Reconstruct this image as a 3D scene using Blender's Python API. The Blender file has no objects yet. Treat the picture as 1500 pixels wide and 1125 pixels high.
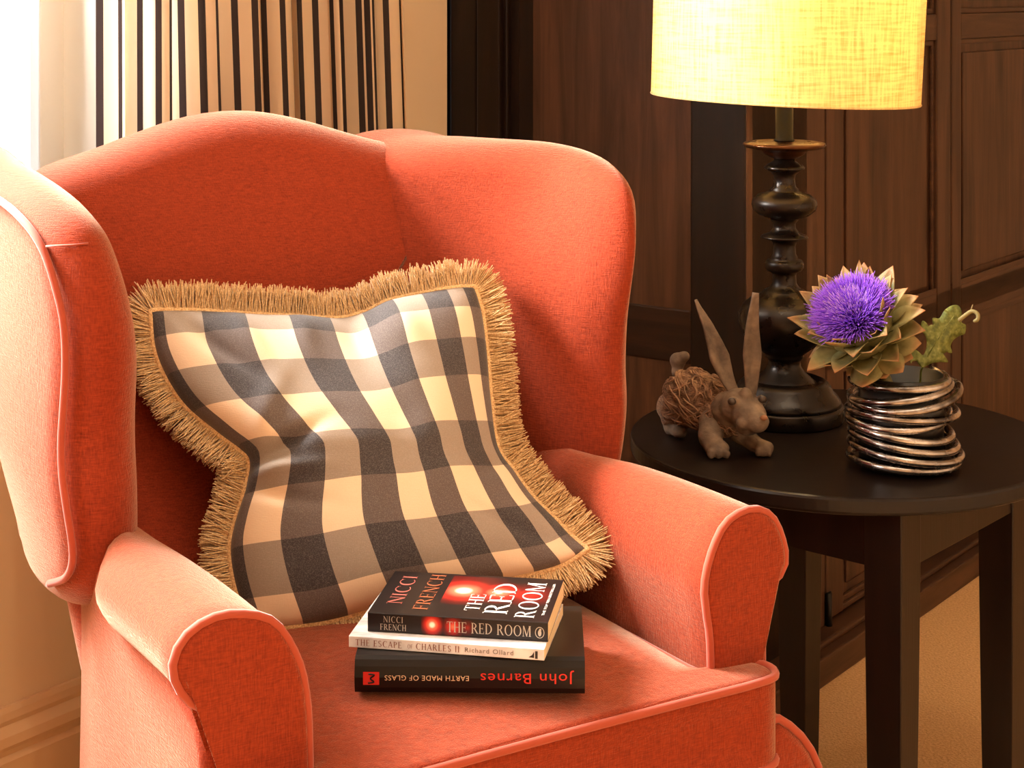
import bpy, bmesh, math, random
from mathutils import Vector, Matrix, noise, geometry
random.seed(7)
PI = math.pi
S = bpy.context.scene
COL = S.collection

# ---------------------------------------------------------------- camera, world, light, exposure
F, HOR, H = 2500.0, -10.0, 1.22
cam = bpy.data.cameras.new('camera'); camo = bpy.data.objects.new('camera', cam); COL.objects.link(camo)
cam.sensor_width = 36; cam.lens = F/1500*36; cam.shift_y = -(562.5-HOR)/1500
camo.location = (0, 0, H); camo.rotation_euler = (PI/2, 0, 0); cam.clip_start = .02
S.camera = camo

def at(px, py, Y):
    """point seen at (px,py) of the photograph at distance Y from the camera"""
    return Vector(((px-750)*Y/F, Y, H-(py-HOR)*Y/F))

# room axes: d1 runs away to the right, d2 to the right and nearer; C0 is the inner corner
D1 = Vector((.601, .799, 0)); D2 = Vector((.799, -.601, 0)); C0 = Vector((-.125, 3.284, 0))
def room(a, b, z): return C0 + D1*a + D2*b + Vector((0, 0, z))

W = bpy.data.worlds.new('world'); S.world = W; W.use_nodes = True
bg = W.node_tree.nodes['Background']; bg.inputs[0].default_value = (.93, .96, 1, 1); bg.inputs[1].default_value = 4

def area(name, loc, target, sx, sy, power, color):
    l = bpy.data.lights.new(name, 'AREA'); l.shape = 'RECTANGLE'; l.size = sx; l.size_y = sy
    l.energy = power; l.color = color
    o = bpy.data.objects.new(name, l); COL.objects.link(o); o.location = loc
    o.rotation_euler = (Vector(target)-Vector(loc)).to_track_quat('-Z', 'Y').to_euler()
    return o
# daylight outside the window, added side light in the second opening, added overhead fill
area('daylight', room(-1.72, -.62, 1.95), room(-1.25, .65, .75), 1.0, .8, 520, (1, .95, .88))
area('side_fill', room(-3.15, -.10, 1.55), room(-2.75, .9, 1.15), 1.15, 1.3, 46, (1, .90, .80))
area('overhead_fill', room(-1.0, 1.5, 2.44), room(-1.0, 1.45, .4), .9, .9, 8, (1, .82, .58))
S.view_settings.view_transform = 'Standard'; S.view_settings.look = 'None'
S.view_settings.exposure = .28; S.view_settings.gamma = 1; S.view_settings.use_curve_mapping = False
try:
    S.cycles.use_denoising = True; S.cycles.max_bounces = 8; S.cycles.sample_clamp_indirect = 6
    S.cycles.caustics_reflective = False; S.cycles.caustics_refractive = False
except Exception: pass

# ---------------------------------------------------------------- materials
def lin(c):
    return tuple(((x/255)/12.92 if x/255 <= .04045 else ((x/255+.055)/1.055)**2.4) for x in c)+(1,)
class Mat:
    def __init__(s, name, rgb=(128,128,128), rough=.6, **kw):
        s.m = bpy.data.materials.new(name); s.m.use_nodes = True; s.t = s.m.node_tree
        s.b = s.t.nodes['Principled BSDF']; s.out = s.t.nodes['Material Output']
        s.b.inputs['Base Color'].default_value = lin(rgb); s.b.inputs['Roughness'].default_value = rough
        for k, v in kw.items(): s.b.inputs[k.replace('_', ' ')].default_value = v
    def n(s, typ, **kw):
        x = s.t.nodes.new(typ)
        for k, v in kw.items():
            if k in x.inputs: x.inputs[k].default_value = v
            else: setattr(x, k, v)
        return x
    def l(s, a, b): s.t.links.new(a, b)
    def coord(s, kind='Object', scale=(1,1,1), rot=(0,0,0)):
        c = s.n('ShaderNodeTexCoord'); m = s.n('ShaderNodeMapping'); m.inputs['Scale'].default_value = scale
        m.inputs['Rotation'].default_value = rot
        s.l(c.outputs[kind], m.inputs[0]); return m.outputs[0]
    def noise(s, vec, scale, detail=4, rough=.55, dist=0):
        x = s.n('ShaderNodeTexNoise'); x.inputs['Scale'].default_value = scale; x.inputs['Detail'].default_value = detail
        x.inputs['Roughness'].default_value = rough; x.inputs['Distortion'].default_value = dist
        s.l(vec, x.inputs['Vector']); return x.outputs['Fac']
    def ramp(s, fac, stops):
        r = s.n('ShaderNodeValToRGB'); e = r.color_ramp.elements
        while len(e) < len(stops): e.new(.5)
        for i, (p, c) in enumerate(stops): e[i].position = p; e[i].color = lin(c) if len(c) == 3 else c
        s.l(fac, r.inputs[0]); return r.outputs[0]
    def mix(s, a, b, fac, mode='MIX'):
        m = s.n('ShaderNodeMix', data_type='RGBA', blend_type=mode)
        for sock, v in ((m.inputs[6], a), (m.inputs[7], b), (m.inputs[0], fac)):
            if hasattr(v, 'links'): s.l(v, sock)
            elif isinstance(v, (int, float)): sock.default_value = v
            else: sock.default_value = lin(v)
        return m.outputs[2]
    def math(s, op, a, b=None, c=None):
        m = s.n('ShaderNodeMath', operation=op)
        for i, v in enumerate((a, b, c)):
            if v is None: continue
            if hasattr(v, 'links'): s.l(v, m.inputs[i])
            else: m.inputs[i].default_value = v
        return m.outputs[0]
    def color(s, sock): s.l(sock, s.b.inputs['Base Color'])
    def bump(s, h, strength=.3, dist=.002):
        b = s.n('ShaderNodeBump'); b.inputs['Strength'].default_value = strength; b.inputs['Distance'].default_value = dist
        s.l(h, b.inputs['Height']); s.l(b.outputs[0], s.b.inputs['Normal']); return b

def weave(M, scale, strength, dist):
    v = M.coord('Object')
    a = M.noise(M.coord('Object', (scale, scale, scale*.12)), 1, 2)
    b = M.noise(M.coord('Object', (scale*.12, scale*.12, scale)), 1, 2)
    h = M.math('ADD', a, b); M.bump(h, strength, dist); return h

def fabric_orange():
    M = Mat('orange_linen', (190, 64, 34), .85)
    M.b.inputs['Sheen Weight'].default_value = .58; M.b.inputs['Sheen Roughness'].default_value = .35
    M.b.inputs['Sheen Tint'].default_value = lin((255, 226, 196)); M.b.inputs['Specular IOR Level'].default_value = .15
    h = weave(M, 820, .6, .0014)
    k = M.math('MULTIPLY', h, .5)
    big = M.noise(M.coord('Object'), 6, 3)
    c = M.ramp(k, [(.33, (110, 36, 18)), (.67, (156, 61, 32))])
    M.color(M.mix(c, (142, 50, 25), M.math('MULTIPLY', big, .35)))
    return M.m
def simple(name, rgb, rough=.6, **kw): return Mat(name, rgb, rough, **kw).m
def wood(name, dark, mid, light, rough=.38, vertical=True, scale=1.0):
    M = Mat(name, mid, rough)
    st = (9*scale, 9*scale, .8*scale) if vertical else (1.2*scale, 1.2*scale, 14*scale)
    g = M.noise(M.coord('Object', st), 3.2, 6, .62, .6)
    g2 = M.noise(M.coord('Object', (st[0]*9, st[1]*9, st[2]*6)), 3, 3)
    blot = M.noise(M.coord('Object', (1, 1, .6)), 3.1, 3)
    c = M.ramp(g, [(.30, dark), (.5, mid), (.72, light)])
    c = M.mix(c, dark, M.math('MULTIPLY', g2, .35))
    c = M.mix(c, dark, M.math('MULTIPLY', blot, .5))
    M.color(c); M.bump(g2, .15, .001); M.b.inputs['Specular IOR Level'].default_value = .25
    return M.m
def metal_dark(name, rgb, rough, **kw):
    M = Mat(name, rgb, rough, **kw)
    n = M.noise(M.coord('Object'), 40, 4)
    M.l(M.ramp(n, [(.3, (rough*.7,)*3+(1,)), (.7, (min(1, rough*1.4),)*3+(1,))]), M.b.inputs['Roughness'])
    return M.m

ORANGE = fabric_orange()
PIPE = simple('orange_piping', (160, 61, 33), .8, Sheen_Weight=.25)
WALLM = Mat('cream_wall', (240, 214, 182), .9); WALLM.bump(WALLM.noise(WALLM.coord('Object'), 60, 4), .08, .002)
WALLM.color(WALLM.mix((240, 216, 184), (230, 202, 168), WALLM.noise(WALLM.coord('Object'), 2.5, 3))); WALLM = WALLM.m
REVEAL = simple('white_reveal_paint', (250, 247, 238), .8)
TRIM = simple('painted_skirting', (222, 186, 146), .5)
WHITEP = simple('white_gloss_paint', (240, 238, 232), .4)
PANELW = wood('dark_panelling', (17, 10, 7), (26, 16, 10), (40, 24, 16), .42)
CUPW = wood('cupboard_wood', (46, 29, 20), (78, 52, 37), (104, 70, 50), .42)
CUPH = wood('cupboard_rail_wood', (46, 29, 20), (76, 50, 35), (100, 67, 47), .42, False)
BLACKW = wood('black_brown_lacquer', (24, 17, 15), (33, 24, 20), (42, 30, 25), .3)
BLACKT = wood('black_table_top', (20, 15, 13), (28, 21, 18), (36, 27, 22), .34, False)
CARPET = Mat('beige_carpet', (176, 134, 88), .95)
_v = CARPET.coord('Object'); _n = CARPET.noise(_v, 220, 3); _n2 = CARPET.noise(_v, 60, 3)
CARPET.color(CARPET.mix(CARPET.ramp(_n, [(.35, (190, 146, 96)), (.65, (238, 198, 146))]), (216, 172, 120), _n2))
CARPET.bump(_n, .9, .004); CARPET = CARPET.m
CEIL = simple('ceiling_paint', (232, 220, 200), .9)
LAMPM = metal_dark('bronze_black_metal', (26, 18, 13), .3, Metallic=.5)
LAMPM2 = metal_dark('rubbed_bronze_edge', (70, 40, 18), .32, Metallic=.8)

# ---------------------------------------------------------------- mesh helpers
def prop(o, label=None, cat=None, group=None, kind=None):
    for k, v in (('label', label), ('category', cat), ('group', group), ('kind', kind)):
        if v: o[k] = v
    return o
def link(name, me, mat=None, parent=None, smooth=True):
    if mat and not me.materials: me.materials.append(mat)
    if smooth: me.polygons.foreach_set('use_smooth', [True]*len(me.polygons))
    o = bpy.data.objects.new(name, me); COL.objects.link(o)
    if parent is not None:
        o.parent = parent; o.matrix_parent_inverse = parent_inv(parent)
    return o
def world_of(o):
    return o.matrix_basis.copy() if o.parent is None else world_of(o.parent) @ o.matrix_parent_inverse @ o.matrix_basis
def parent_inv(p): return world_of(p).inverted()
def mesh(name, verts, faces):
    me = bpy.data.meshes.new(name); me.from_pydata([tuple(v) for v in verts], [], faces); me.update()
    bm = bmesh.new(); bm.from_mesh(me); bmesh.ops.recalc_face_normals(bm, faces=bm.faces); bm.to_mesh(me); bm.free()
    return me
def empty(name, loc, label, cat, group=None):
    o = bpy.data.objects.new(name, None); COL.objects.link(o); o.location = loc; o.empty_display_size = .05
    return prop(o, label, cat, group)
class MB:
    """collects geometry for one mesh"""
    def __init__(s): s.v = []; s.f = []
    def add(s, verts, faces):
        k = len(s.v); s.v += [Vector(v) for v in verts]; s.f += [tuple(i+k for i in f) for f in faces]; return s
    def build(s, name, mat, parent=None, smooth=True): return link(name, mesh(name, s.v, s.f), mat, parent, smooth)
    def frame_box(s, O, X, Y, Z, x, y, z, bev=.0):
        """box spanning x,y,z ranges in the frame O,X,Y,Z, chamfered"""
        bm = bmesh.new(); bmesh.ops.create_cube(bm, size=1)
        for v in bm.verts:
            v.co = Vector((x[0]+(v.co.x+.5)*(x[1]-x[0]), y[0]+(v.co.y+.5)*(y[1]-y[0]), z[0]+(v.co.z+.5)*(z[1]-z[0])))
        if bev > 0: bmesh.ops.bevel(bm, geom=bm.edges[:], offset=bev, segments=2, affect='EDGES', profile=.6)
        bm.verts.index_update()
        s.add([O+X*v.co.x+Y*v.co.y+Z*v.co.z for v in bm.verts], [[v.index for v in f.verts] for f in bm.faces]); bm.free(); return s
    def tube(s, pts, r, n=8, closed=False, caps=True):
        pts = [Vector(p) for p in pts]; N = len(pts); rr = r if isinstance(r, (list, tuple)) else [r]*N
        t0 = (pts[1]-pts[0]).normalized(); ref = Vector((0, 0, 1)) if abs(t0.z) < .9 else Vector((1, 0, 0))
        u = t0.cross(ref).normalized(); V = []; Fc = []
        for i in range(N):
            if closed: t = (pts[(i+1) % N]-pts[i-1])
            else: t = pts[min(i+1, N-1)]-pts[max(i-1, 0)]
            t.normalize(); u = (u-t*u.dot(t)); u.normalize(); w = t.cross(u)
            for k in range(n):
                a = 2*PI*k/n; V.append(pts[i]+(u*math.cos(a)+w*math.sin(a))*rr[i])
        M = N if closed else N-1
        for i in range(M):
            j = (i+1) % N
            for k in range(n): Fc.append((i*n+k, i*n+(k+1) % n, j*n+(k+1) % n, j*n+k))
        if caps and not closed: Fc += [tuple(range(n-1, -1, -1)), tuple((N-1)*n+k for k in range(n))]
        return s.add(V, Fc)
    def lathe(s, prof, c, n=48):
        V = []; Fc = []; m = len(prof)
        for (r, z) in prof:
            for k in range(n):
                a = 2*PI*k/n; V.append(c+Vector((r*math.cos(a), r*math.sin(a), z)))
        for i in range(m-1):
            for k in range(n): Fc.append((i*n+k, i*n+(k+1) % n, (i+1)*n+(k+1) % n, (i+1)*n+k))
        Fc += [tuple(range(n)), tuple((m-1)*n+k for k in range(n))]
        return s.add(V, Fc)
    def rings(s, R, cap=True, closed=True):
        V = []; Fc = []; n = len(R[0])
        for r in R: V += r
        for i in range(len(R)-1):
            for k in range(n if closed else n-1): Fc.append((i*n+k, i*n+(k+1) % n, (i+1)*n+(k+1) % n, (i+1)*n+k))
        if cap: Fc += [tuple(range(n)), tuple((len(R)-1)*n+k for k in range(n))]
        return s.add(V, Fc)

def smooth_closed(pts, n, it=0):
    """closed Catmull-Rom resampled to n even points"""
    N = len(pts); out = []
    for i in range(N):
        p0, p1, p2, p3 = [Vector(pts[(i+k) % N]) for k in (-1, 0, 1, 2)]
        for j in range(12):
            t = j/12; out.append(.5*((2*p1)+(p2-p0)*t+(2*p0-5*p1+4*p2-p3)*t*t+(3*p1-p0-3*p2+p3)*t**3))
    return resample(out+[out[0]], n+1)[:-1]
def smooth_open(pts, n):
    P = [Vector(p) for p in pts]; P = [P[0]*2-P[1]]+P+[P[-1]*2-P[-2]]; out = []
    for i in range(1, len(P)-2):
        p0, p1, p2, p3 = P[i-1:i+3]
        for j in range(12):
            t = j/12; out.append(.5*((2*p1)+(p2-p0)*t+(2*p0-5*p1+4*p2-p3)*t*t+(3*p1-p0-3*p2+p3)*t**3))
    out.append(P[-2]); return resample(out, n)
def resample(p, n):
    d = [0]
    for a, b in zip(p, p[1:]): d.append(d[-1]+(b-a).length)
    out = []; j = 0
    for i in range(n):
        x = d[-1]*i/(n-1)
        while j < len(d)-2 and d[j+1] < x: j += 1
        seg = d[j+1]-d[j]; out.append(p[j].lerp(p[j+1], (x-d[j])/seg if seg else 0))
    return out
def slab(outline, T, r, mp, bulge=.0, rim=5, fill=7, both=True):
    """puffed slab: closed 2-D outline, half thickness T, rounded rim r, mapped by mp(p,q,t)"""
    n = len(outline); P = [Vector((p[0], p[1])) for p in outline]
    ar = sum(P[i].x*P[(i+1) % n].y-P[(i+1) % n].x*P[i].y for i in range(n)); sg = 1 if ar > 0 else -1
    nr = []
    for i in range(n):
        t = P[(i+1) % n]-P[i-1]; nr.append(Vector((-t.y, t.x)).normalized()*sg)
    levels = []
    for k in range(rim+1):
        ph = PI/2*k/rim; d = r*(1-math.cos(ph)); levels.append(([P[i]+nr[i]*d for i in range(n)], T*math.sin(ph)))
    inner = levels[-1][0]; c = sum(inner, Vector((0, 0)))/n
    for k in range(1, fill):
        f = 1-k/fill; levels.append(([c+(q-c)*f for q in inner], T+bulge*(1-f*f)))
    V = []; Fc = []
    def side(sign):
        idx = []
        for li, (pts, t) in enumerate(levels):
            if li == 0 and sign < 0: idx.append(base0); continue
            st = len(V); idx.append(st)
            for q in pts: V.append(mp(q.x, q.y, sign*t))
        ci = len(V); V.append(mp(c.x, c.y, sign*(T+bulge)))
        for a, b in zip(idx, idx[1:]):
            for i in range(n):
                j = (i+1) % n; Fc.append((a+i, a+j, b+j, b+i))
        for i in range(n): Fc.append((idx[-1]+i, idx[-1]+(i+1) % n, ci))
        return idx[0]
    base0 = side(1); side(-1)
    return V, Fc
def to_world(M, pts): return [M @ Vector(p) for p in pts]

# ================================================================= ROOM SHELL
Zax = Vector((0, 0, 1))
def plane_box(name, a, b, z, mat, kind='structure', parent=None, bev=0):
    m = MB().frame_box(C0, D1, D2, Zax, a, b, z, bev)
    o = m.build(name, mat, parent, False)
    if kind: o['kind'] = kind
    return o
RH = 2.5
plane_box('floor', (-4.5, 3.1), (-.5, 4.5), (-.1, 0), CARPET)
plane_box('ceiling', (-4.5, 3.1), (-.5, 4.5), (RH, RH+.1), CEIL)
# left wall with two window openings (deep reveals)
WINS = [(-2.15, -.70), (-3.85, -2.55)]; WZ0, WZ1, TH = .80, 2.2, .32  # second opening is unseen, added for light from the left
wl = MB()
for a, z in (((-4.3, -3.85), (0, RH)), ((-2.55, -2.15), (0, RH)), ((-.70, .0), (0, RH)), ((-3.85, -2.55), (0, WZ0)), ((-2.15, -.70), (0, WZ0)), ((-3.85, -2.55), (WZ1, RH)), ((-2.15, -.70), (WZ1, RH))):
    wl.frame_box(C0, D1, D2, Zax, a, (-TH, 0), z)
wl.build('wall_left', WALLM, None, False)['kind'] = 'structure'
G = Mat('window_glass', (255, 255, 255), .02); tr = G.n('ShaderNodeBsdfTransparent'); gl = G.n('ShaderNodeBsdfGlossy'); gl.inputs['Roughness'].default_value = .02
fr = G.n('ShaderNodeFresnel'); fr.inputs[0].default_value = 1.3; mx = G.n('ShaderNodeMixShader')
G.l(fr.outputs[0], mx.inputs[0]); G.l(tr.outputs[0], mx.inputs[1]); G.l(gl.outputs[0], mx.inputs[2]); G.l(mx.outputs[0], G.out.inputs[0])
for num, (WA, WB) in enumerate(WINS):
    rv = MB()
    for a, z in (((WB-.012, WB), (WZ0, WZ1)), ((WA, WA+.012), (WZ0, WZ1)), ((WA, WB), (WZ1-.012, WZ1))): rv.frame_box(C0, D1, D2, Zax, a, (-TH, .001), z)
    rv.build('trim_%d' % (num+1), REVEAL, None, False)['kind'] = 'structure'
    win = MB(); B0, B1 = -TH+.02, -TH+.07; zz = (WZ0+WZ1)/2
    for a, z in (((WA, WA+.06), (WZ0, WZ1)), ((WB-.06, WB), (WZ0, WZ1)), ((WA, WB), (WZ0, WZ0+.07)), ((WA, WB), (WZ1-.06, WZ1))):
        win.frame_box(C0, D1, D2, Zax, a, (B0, B1), z, .004)
    wo = win.build('window_%d' % (num+1), WHITEP, None, False); wo['kind'] = 'structure'
    for k in (1, 2):
        x = WA+(WB-WA)*k/3; MB().frame_box(C0, D1, D2, Zax, (x-.015, x+.015), (B0+.005, B1-.005), (WZ0+.07, WZ1-.06), .003).build('glazing_bar', WHITEP, wo, False)
    MB().frame_box(C0, D1, D2, Zax, (WA+.06, WB-.06), (B0+.005, B1-.005), (zz-.02, zz+.02), .003).build('glazing_bar', WHITEP, wo, False)
    MB().frame_box(C0, D1, D2, Zax, (WA-.03, WB+.03), (-TH, .03), (WZ0-.03, WZ0), .006).build('window_sill', WHITEP, wo, False)
    for k in range(3):
        for (z0, z1) in ((WZ0+.07, zz-.02), (zz+.02, WZ1-.06)):
            x0 = WA+(WB-WA)*k/3; x1 = WA+(WB-WA)*(k+1)/3
            MB().frame_box(C0, D1, D2, Zax, (x0+.015 if k else x0+.06, x1-.015 if k < 2 else x1-.06), (B0+.02, B0+.024), (z0, z1)).build('pane', G.m, wo, False)
# skirting: profile swept along the left wall
def sweep_profile(prof, a0, a1):
    R = [[room(a, b, z) for (b, z) in prof] for a in (a0, a1)]
    return MB().rings(R)
sweep_profile([(0, 0), (.022, 0), (.022, .115), (.016, .122), (.018, .13), (.022, .137), (.02, .15), (.011, .163), (.012, .17), (.01, .18), (.006, .187), (0, .187)], -4.3, 0).build('baseboard_left', TRIM, None, False)['kind'] = 'structure'
# the other walls of the room (behind and beside the camera)
plane_box('wall_front', (-4.5, -4.3), (-.5, 4.5), (0, RH), WALLM)
plane_box('wall_right', (-4.5, 3.1), (4.3, 4.5), (0, RH), WALLM)
plane_box('wall_far', (2.9, 3.1), (-.5, 4.5), (0, RH), WALLM)

# panelled wall between inner corner and cupboard corner (b 0 .. KB), facing -D1
KB = .654
pw = plane_box('wall_back', (.02, .22), (-.32, KB), (0, RH), PANELW)
def wp(name, b, z, d, mat=PANELW, bev=.004): # piece standing d proud of the panel plane
    return MB().frame_box(C0, D1, D2, Zax, (.02-d, .022), b, z, bev).build(name, mat, pw, False)
wp('stile', (.0, .065), (0, RH), .012)
wp('stile', (.073, .128), (0, RH), .022)
wp('stile', (KB-.11, KB-.001), (0, RH), .022)
wp('rail', (.128, KB-.11), (.575, .67), .02, wood('panelling_rail_wood', (26, 15, 10), (44, 26, 16), (64, 38, 24), .42, False))
wp('rail', (.128, KB-.11), (.0, .16), .02); wp('rail', (.128, KB-.11), (2.3, RH), .02)
wp('bead_moulding', (.128, .140), (.67, 2.3), .012); wp('bead_moulding', (KB-.122, KB-.11), (.67, 2.3), .012)
wp('panel', (.16, KB-.14), (.70, 2.27), .006, PANELW, .005); wp('panel', (.16, KB-.14), (.19, .55), .006, PANELW, .005)

# ================================================================= CUPBOARD (front runs along D1 at b = KB)
KP = C0 + D2*KB
cup = empty('built_in_cupboard', KP+D1*1.2, 'dark brown panelled built-in cupboard with hinged doors behind the table and lamp', 'cupboard')
FR = 0.0
def cp(name, s, z, d0, d1, mat=CUPW, bev=.003, parent=None):
    """piece along the cupboard front: s range, z range, depth range towards the room"""
    return MB().frame_box(KP, D1, D2, Zax, s, (d0, d1), z, bev).build(name, mat, parent or cup, False)
def sfx(px):   # s on the cupboard front seen at px
    k = (px-750)/F; return (k*KP.y-KP.x)/(D1.x-k*D1.y)
def zfx(px, py):
    q = KP+D1*sfx(px); return H-(py-HOR)*q.y/F
CE = 2.6
cp('carcass', (.002, CE), (0, RH), -.45, -.022, CUPW, 0)
s_gap = sfx(1210); s_p0 = sfx(1236); s_p1 = sfx(1379); s_st1 = sfx(1408)
zr1, zr0 = zfx(1408, 20), zfx(1408, 57)
ztop_pb = zfx(1380, 437); zdoor_b = zfx(1455, 453); zrailr = zfx(1455, 405)
cp('plinth', (0, CE), (0, .05), -.02, .055, CUPH, .004)
cp('plinth_moulding', (0, CE), (.05, .062), -.02, .035, CUPH, .005)
cp('corner_stile', (0, s_gap-.004), (.062, RH), -.022, .0, CUPW, .003)
# lower doors
zl = .60
z_lp = zfx(1245, 880)
def door(s0, s1, z0, z1, stile_w, rails, name='door', left_w=None):
    """framed door: rails is a list of z ranges, panels fill the gaps; two stiles"""
    e = MB().frame_box(KP, D1, D2, Zax, (s0+.002, s1-.002), (-.022, -.014), (z0, z1), 0).build(name, CUPW, cup, False)
    lw = left_w or stile_w
    cp('stile', (s0+.002, s0+lw), (z0, z1), -.014, .0, CUPW, .003, e); cp('stile', (s1-stile_w, s1-.002), (z0, z1), -.014, .0, CUPW, .003, e)
    for (a, b) in rails: cp('rail', (s0+lw, s1-stile_w), (a, b), -.014, -.001, CUPH, .003, e)
    for (a, b) in zip(rails, rails[1:]):
        lo, hi = a[1], b[0]; m = MB()
        A0, A1 = s0+lw, s1-stile_w; w = .012
        for ss, z in (((A0, A0+w), (lo, hi)), ((A1-w, A1), (lo, hi)), ((A0, A1), (lo, lo+w)), ((A0, A1), (hi-w, hi))):
            m.frame_box(KP, D1, D2, Zax, ss, (-.014, -.006), z, .003)
        m.build('moulding', CUPH, e, False)
        cp('panel', (A0+.03, A1-.03), (lo+.03, hi-.03), -.014, -.009, CUPW, .004, e)
    return e
sw = s_p0-s_gap
smid = (s_p1+s_st1)/2
d_low = door(s_gap, smid-.001, .068, zl, sw, [(.068, z_lp), (zl-.06, zl)], 'door', sw)
d_low2 = door(smid+.001, smid+.62, .068, zl, s_st1-smid, [(.068, z_lp), (zl-.06, zl)], 'door', s_st1-smid)
door(smid+.625, smid+1.25, .068, zl, sw, [(.068, z_lp), (zl-.06, zl)], 'door')
# drawer band and upper doors
zb = zdoor_b
cp('drawer_front', (s_gap, smid-.001), (zl+.006, zb-.004), -.022, -.002, CUPH, .004); cp('drawer_front', (smid+.001, smid+.62), (zl+.006, zb-.004), -.022, -.002, CUPH, .004)
cp('drawer_front', (smid+.625, smid+1.25), (zl+.006, zb-.004), -.022, -.002, CUPH, .004)
door(s_gap, smid-.001, zb+.004, 2.35, sw, [(zb+.004, ztop_pb), (zr0, zr1), (2.28, 2.35)], 'door', sw)
door(smid+.001, smid+.62, zb+.004, 2.35, s_st1-smid, [(zb+.004, zrailr), (zr0, zr1), (2.28, 2.35)], 'door', s_st1-smid)
door(smid+.625, smid+1.25, zb+.004, 2.35, sw, [(zb+.004, zrailr), (zr0, zr1), (2.28, 2.35)], 'door')
cp('cornice', (0, CE), (2.36, RH), -.022, .02, CUPH, .008)
HINGE = simple('black_iron', (22, 17, 14), .45, Metallic=.6)
hz = zfx(1210, 900)
hg = MB().tube([KP+D1*s_gap+D2*.006+Zax*(hz-.04), KP+D1*s_gap+D2*.006+Zax*(hz+.04)], .006, 10)
hg.frame_box(KP, D1, D2, Zax, (s_gap-.003, s_gap+.018), (-.001, .003), (hz-.038, hz+.038), .001)
hg.build('hinge', HINGE, d_low)

# ================================================================= CURTAIN
def curtain():
    N, t, pts = 420, 0, []
    u0, u1 = .222, .915
    M = Mat('striped_curtain_cloth', (220, 190, 150), .9)
    uv = M.n('ShaderNodeUVMap'); sp = M.n('ShaderNodeSeparateXYZ'); M.l(uv.outputs[0], sp.inputs[0])
    fr = M.math('FRACT', sp.outputs[0]); st = M.math('LESS_THAN', fr, .34)
    th = M.math('LESS_THAN', M.math('ABSOLUTE', M.math('SUBTRACT', fr, .5)), .03)
    colr = M.mix((244, 222, 194), (62, 52, 52), st)
    M.color(colr)
    tl = M.n('ShaderNodeBsdfTranslucent'); M.l(colr, tl.inputs[0]); mx = M.n('ShaderNodeMixShader'); mx.inputs[0].default_value = .45
    M.l(M.b.outputs[0], mx.inputs[1]); M.l(tl.outputs[0], mx.inputs[2]); M.l(mx.outputs[0], M.out.inputs[0])
    base = []
    # plan of the pleats: position along the wall and distance from it
    for i in range(N+1):
        q = i/N; ph = q*2*PI*7.5
        base.append(Vector((u0+(u1-u0)*q+.013*math.sin(2*ph+.4), .075+.030*math.sin(ph+.5*math.sin(3.1*q*PI))+.012*math.sin(2.3*ph+1))))
    arc = [0]
    for a, b in zip(base, base[1:]): arc.append(arc[-1]+(b-a).length)
    V, Fc = [], []; rows = 14; z0, z1 = .02, 2.3
    for j in range(rows+1):
        z = z0+(z1-z0)*j/rows
        for i, b in enumerate(base):
            s = b.x + (z-1.1)*.045*(1-min(1, max(0, (b.x-.68)/.1))) ; V.append(room(-s, b.y*(1+.15*(1.2-z)*.3), z))
    n = N+1
    for j in range(rows):
        for i in range(N): Fc.append((j*n+i, j*n+i+1, (j+1)*n+i+1, (j+1)*n+i))
    me = bpy.data.meshes.new('curtain'); me.from_pydata([tuple(v) for v in V], [], Fc)
    ul = me.uv_layers.new(name='UVMap')
    for lp in me.loops: ul.data[lp.index].uv = (arc[lp.vertex_index % n]/.0325, V[lp.vertex_index].z)
    me.update()
    o = link('curtain', me, M.m)
    prop(o, 'cream and dark brown striped pleated curtain hanging at the window behind the chair', 'curtain')
curtain()

# ================================================================= ARMCHAIR
TH_C = math.radians(31.5); R_ = Vector((math.cos(TH_C), math.sin(TH_C), 0)); A_ = Vector((-math.sin(TH_C), math.cos(TH_C), 0))
M0 = Vector((.0105, 1.7205, 0))
def ch(u, v, z): return M0+R_*u+A_*v+Vector((0, 0, z))
chair = empty('wing_armchair', ch(0, .2, 0), 'orange linen wing armchair with rolled arms and piped edges facing right', 'armchair')
U0 = -.012
def lerp(a, b, t): return a+(b-a)*t
def vback(z): return .50+(z-.65)*.33      # inner face of the back
# backrest
def back_map(p, q, t):
    return ch(U0+p, vback(q)+.06-t-.40*max(0, .66-q), q)
bo = []
for x in [i/12*.62-.31 for i in range(13)]:
    bo.append((x, 1.032+.03*math.cos(PI*min(1, abs(x+.02)/.3))))
sidep = [(.283, .998), (.305, .968), (.316, .92), (.319, .84), (.316, .76), (.313, .68), (.311, .60), (.309, .52), (.306, .44), (.298, .38), (.275, .345), (.22, .333), (.14, .33), (.05, .33)]
bo = [b for b in bo if abs(b[0]) < .25]
bo = [(-x, z) for x, z in sidep[::-1]]+bo+sidep
bo = smooth_closed(bo, 120)
V, Fc = slab(bo, .06, .05, back_map, .022, 7, 9)
MB().add(V, Fc).build('backrest', ORANGE, chair)
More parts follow.
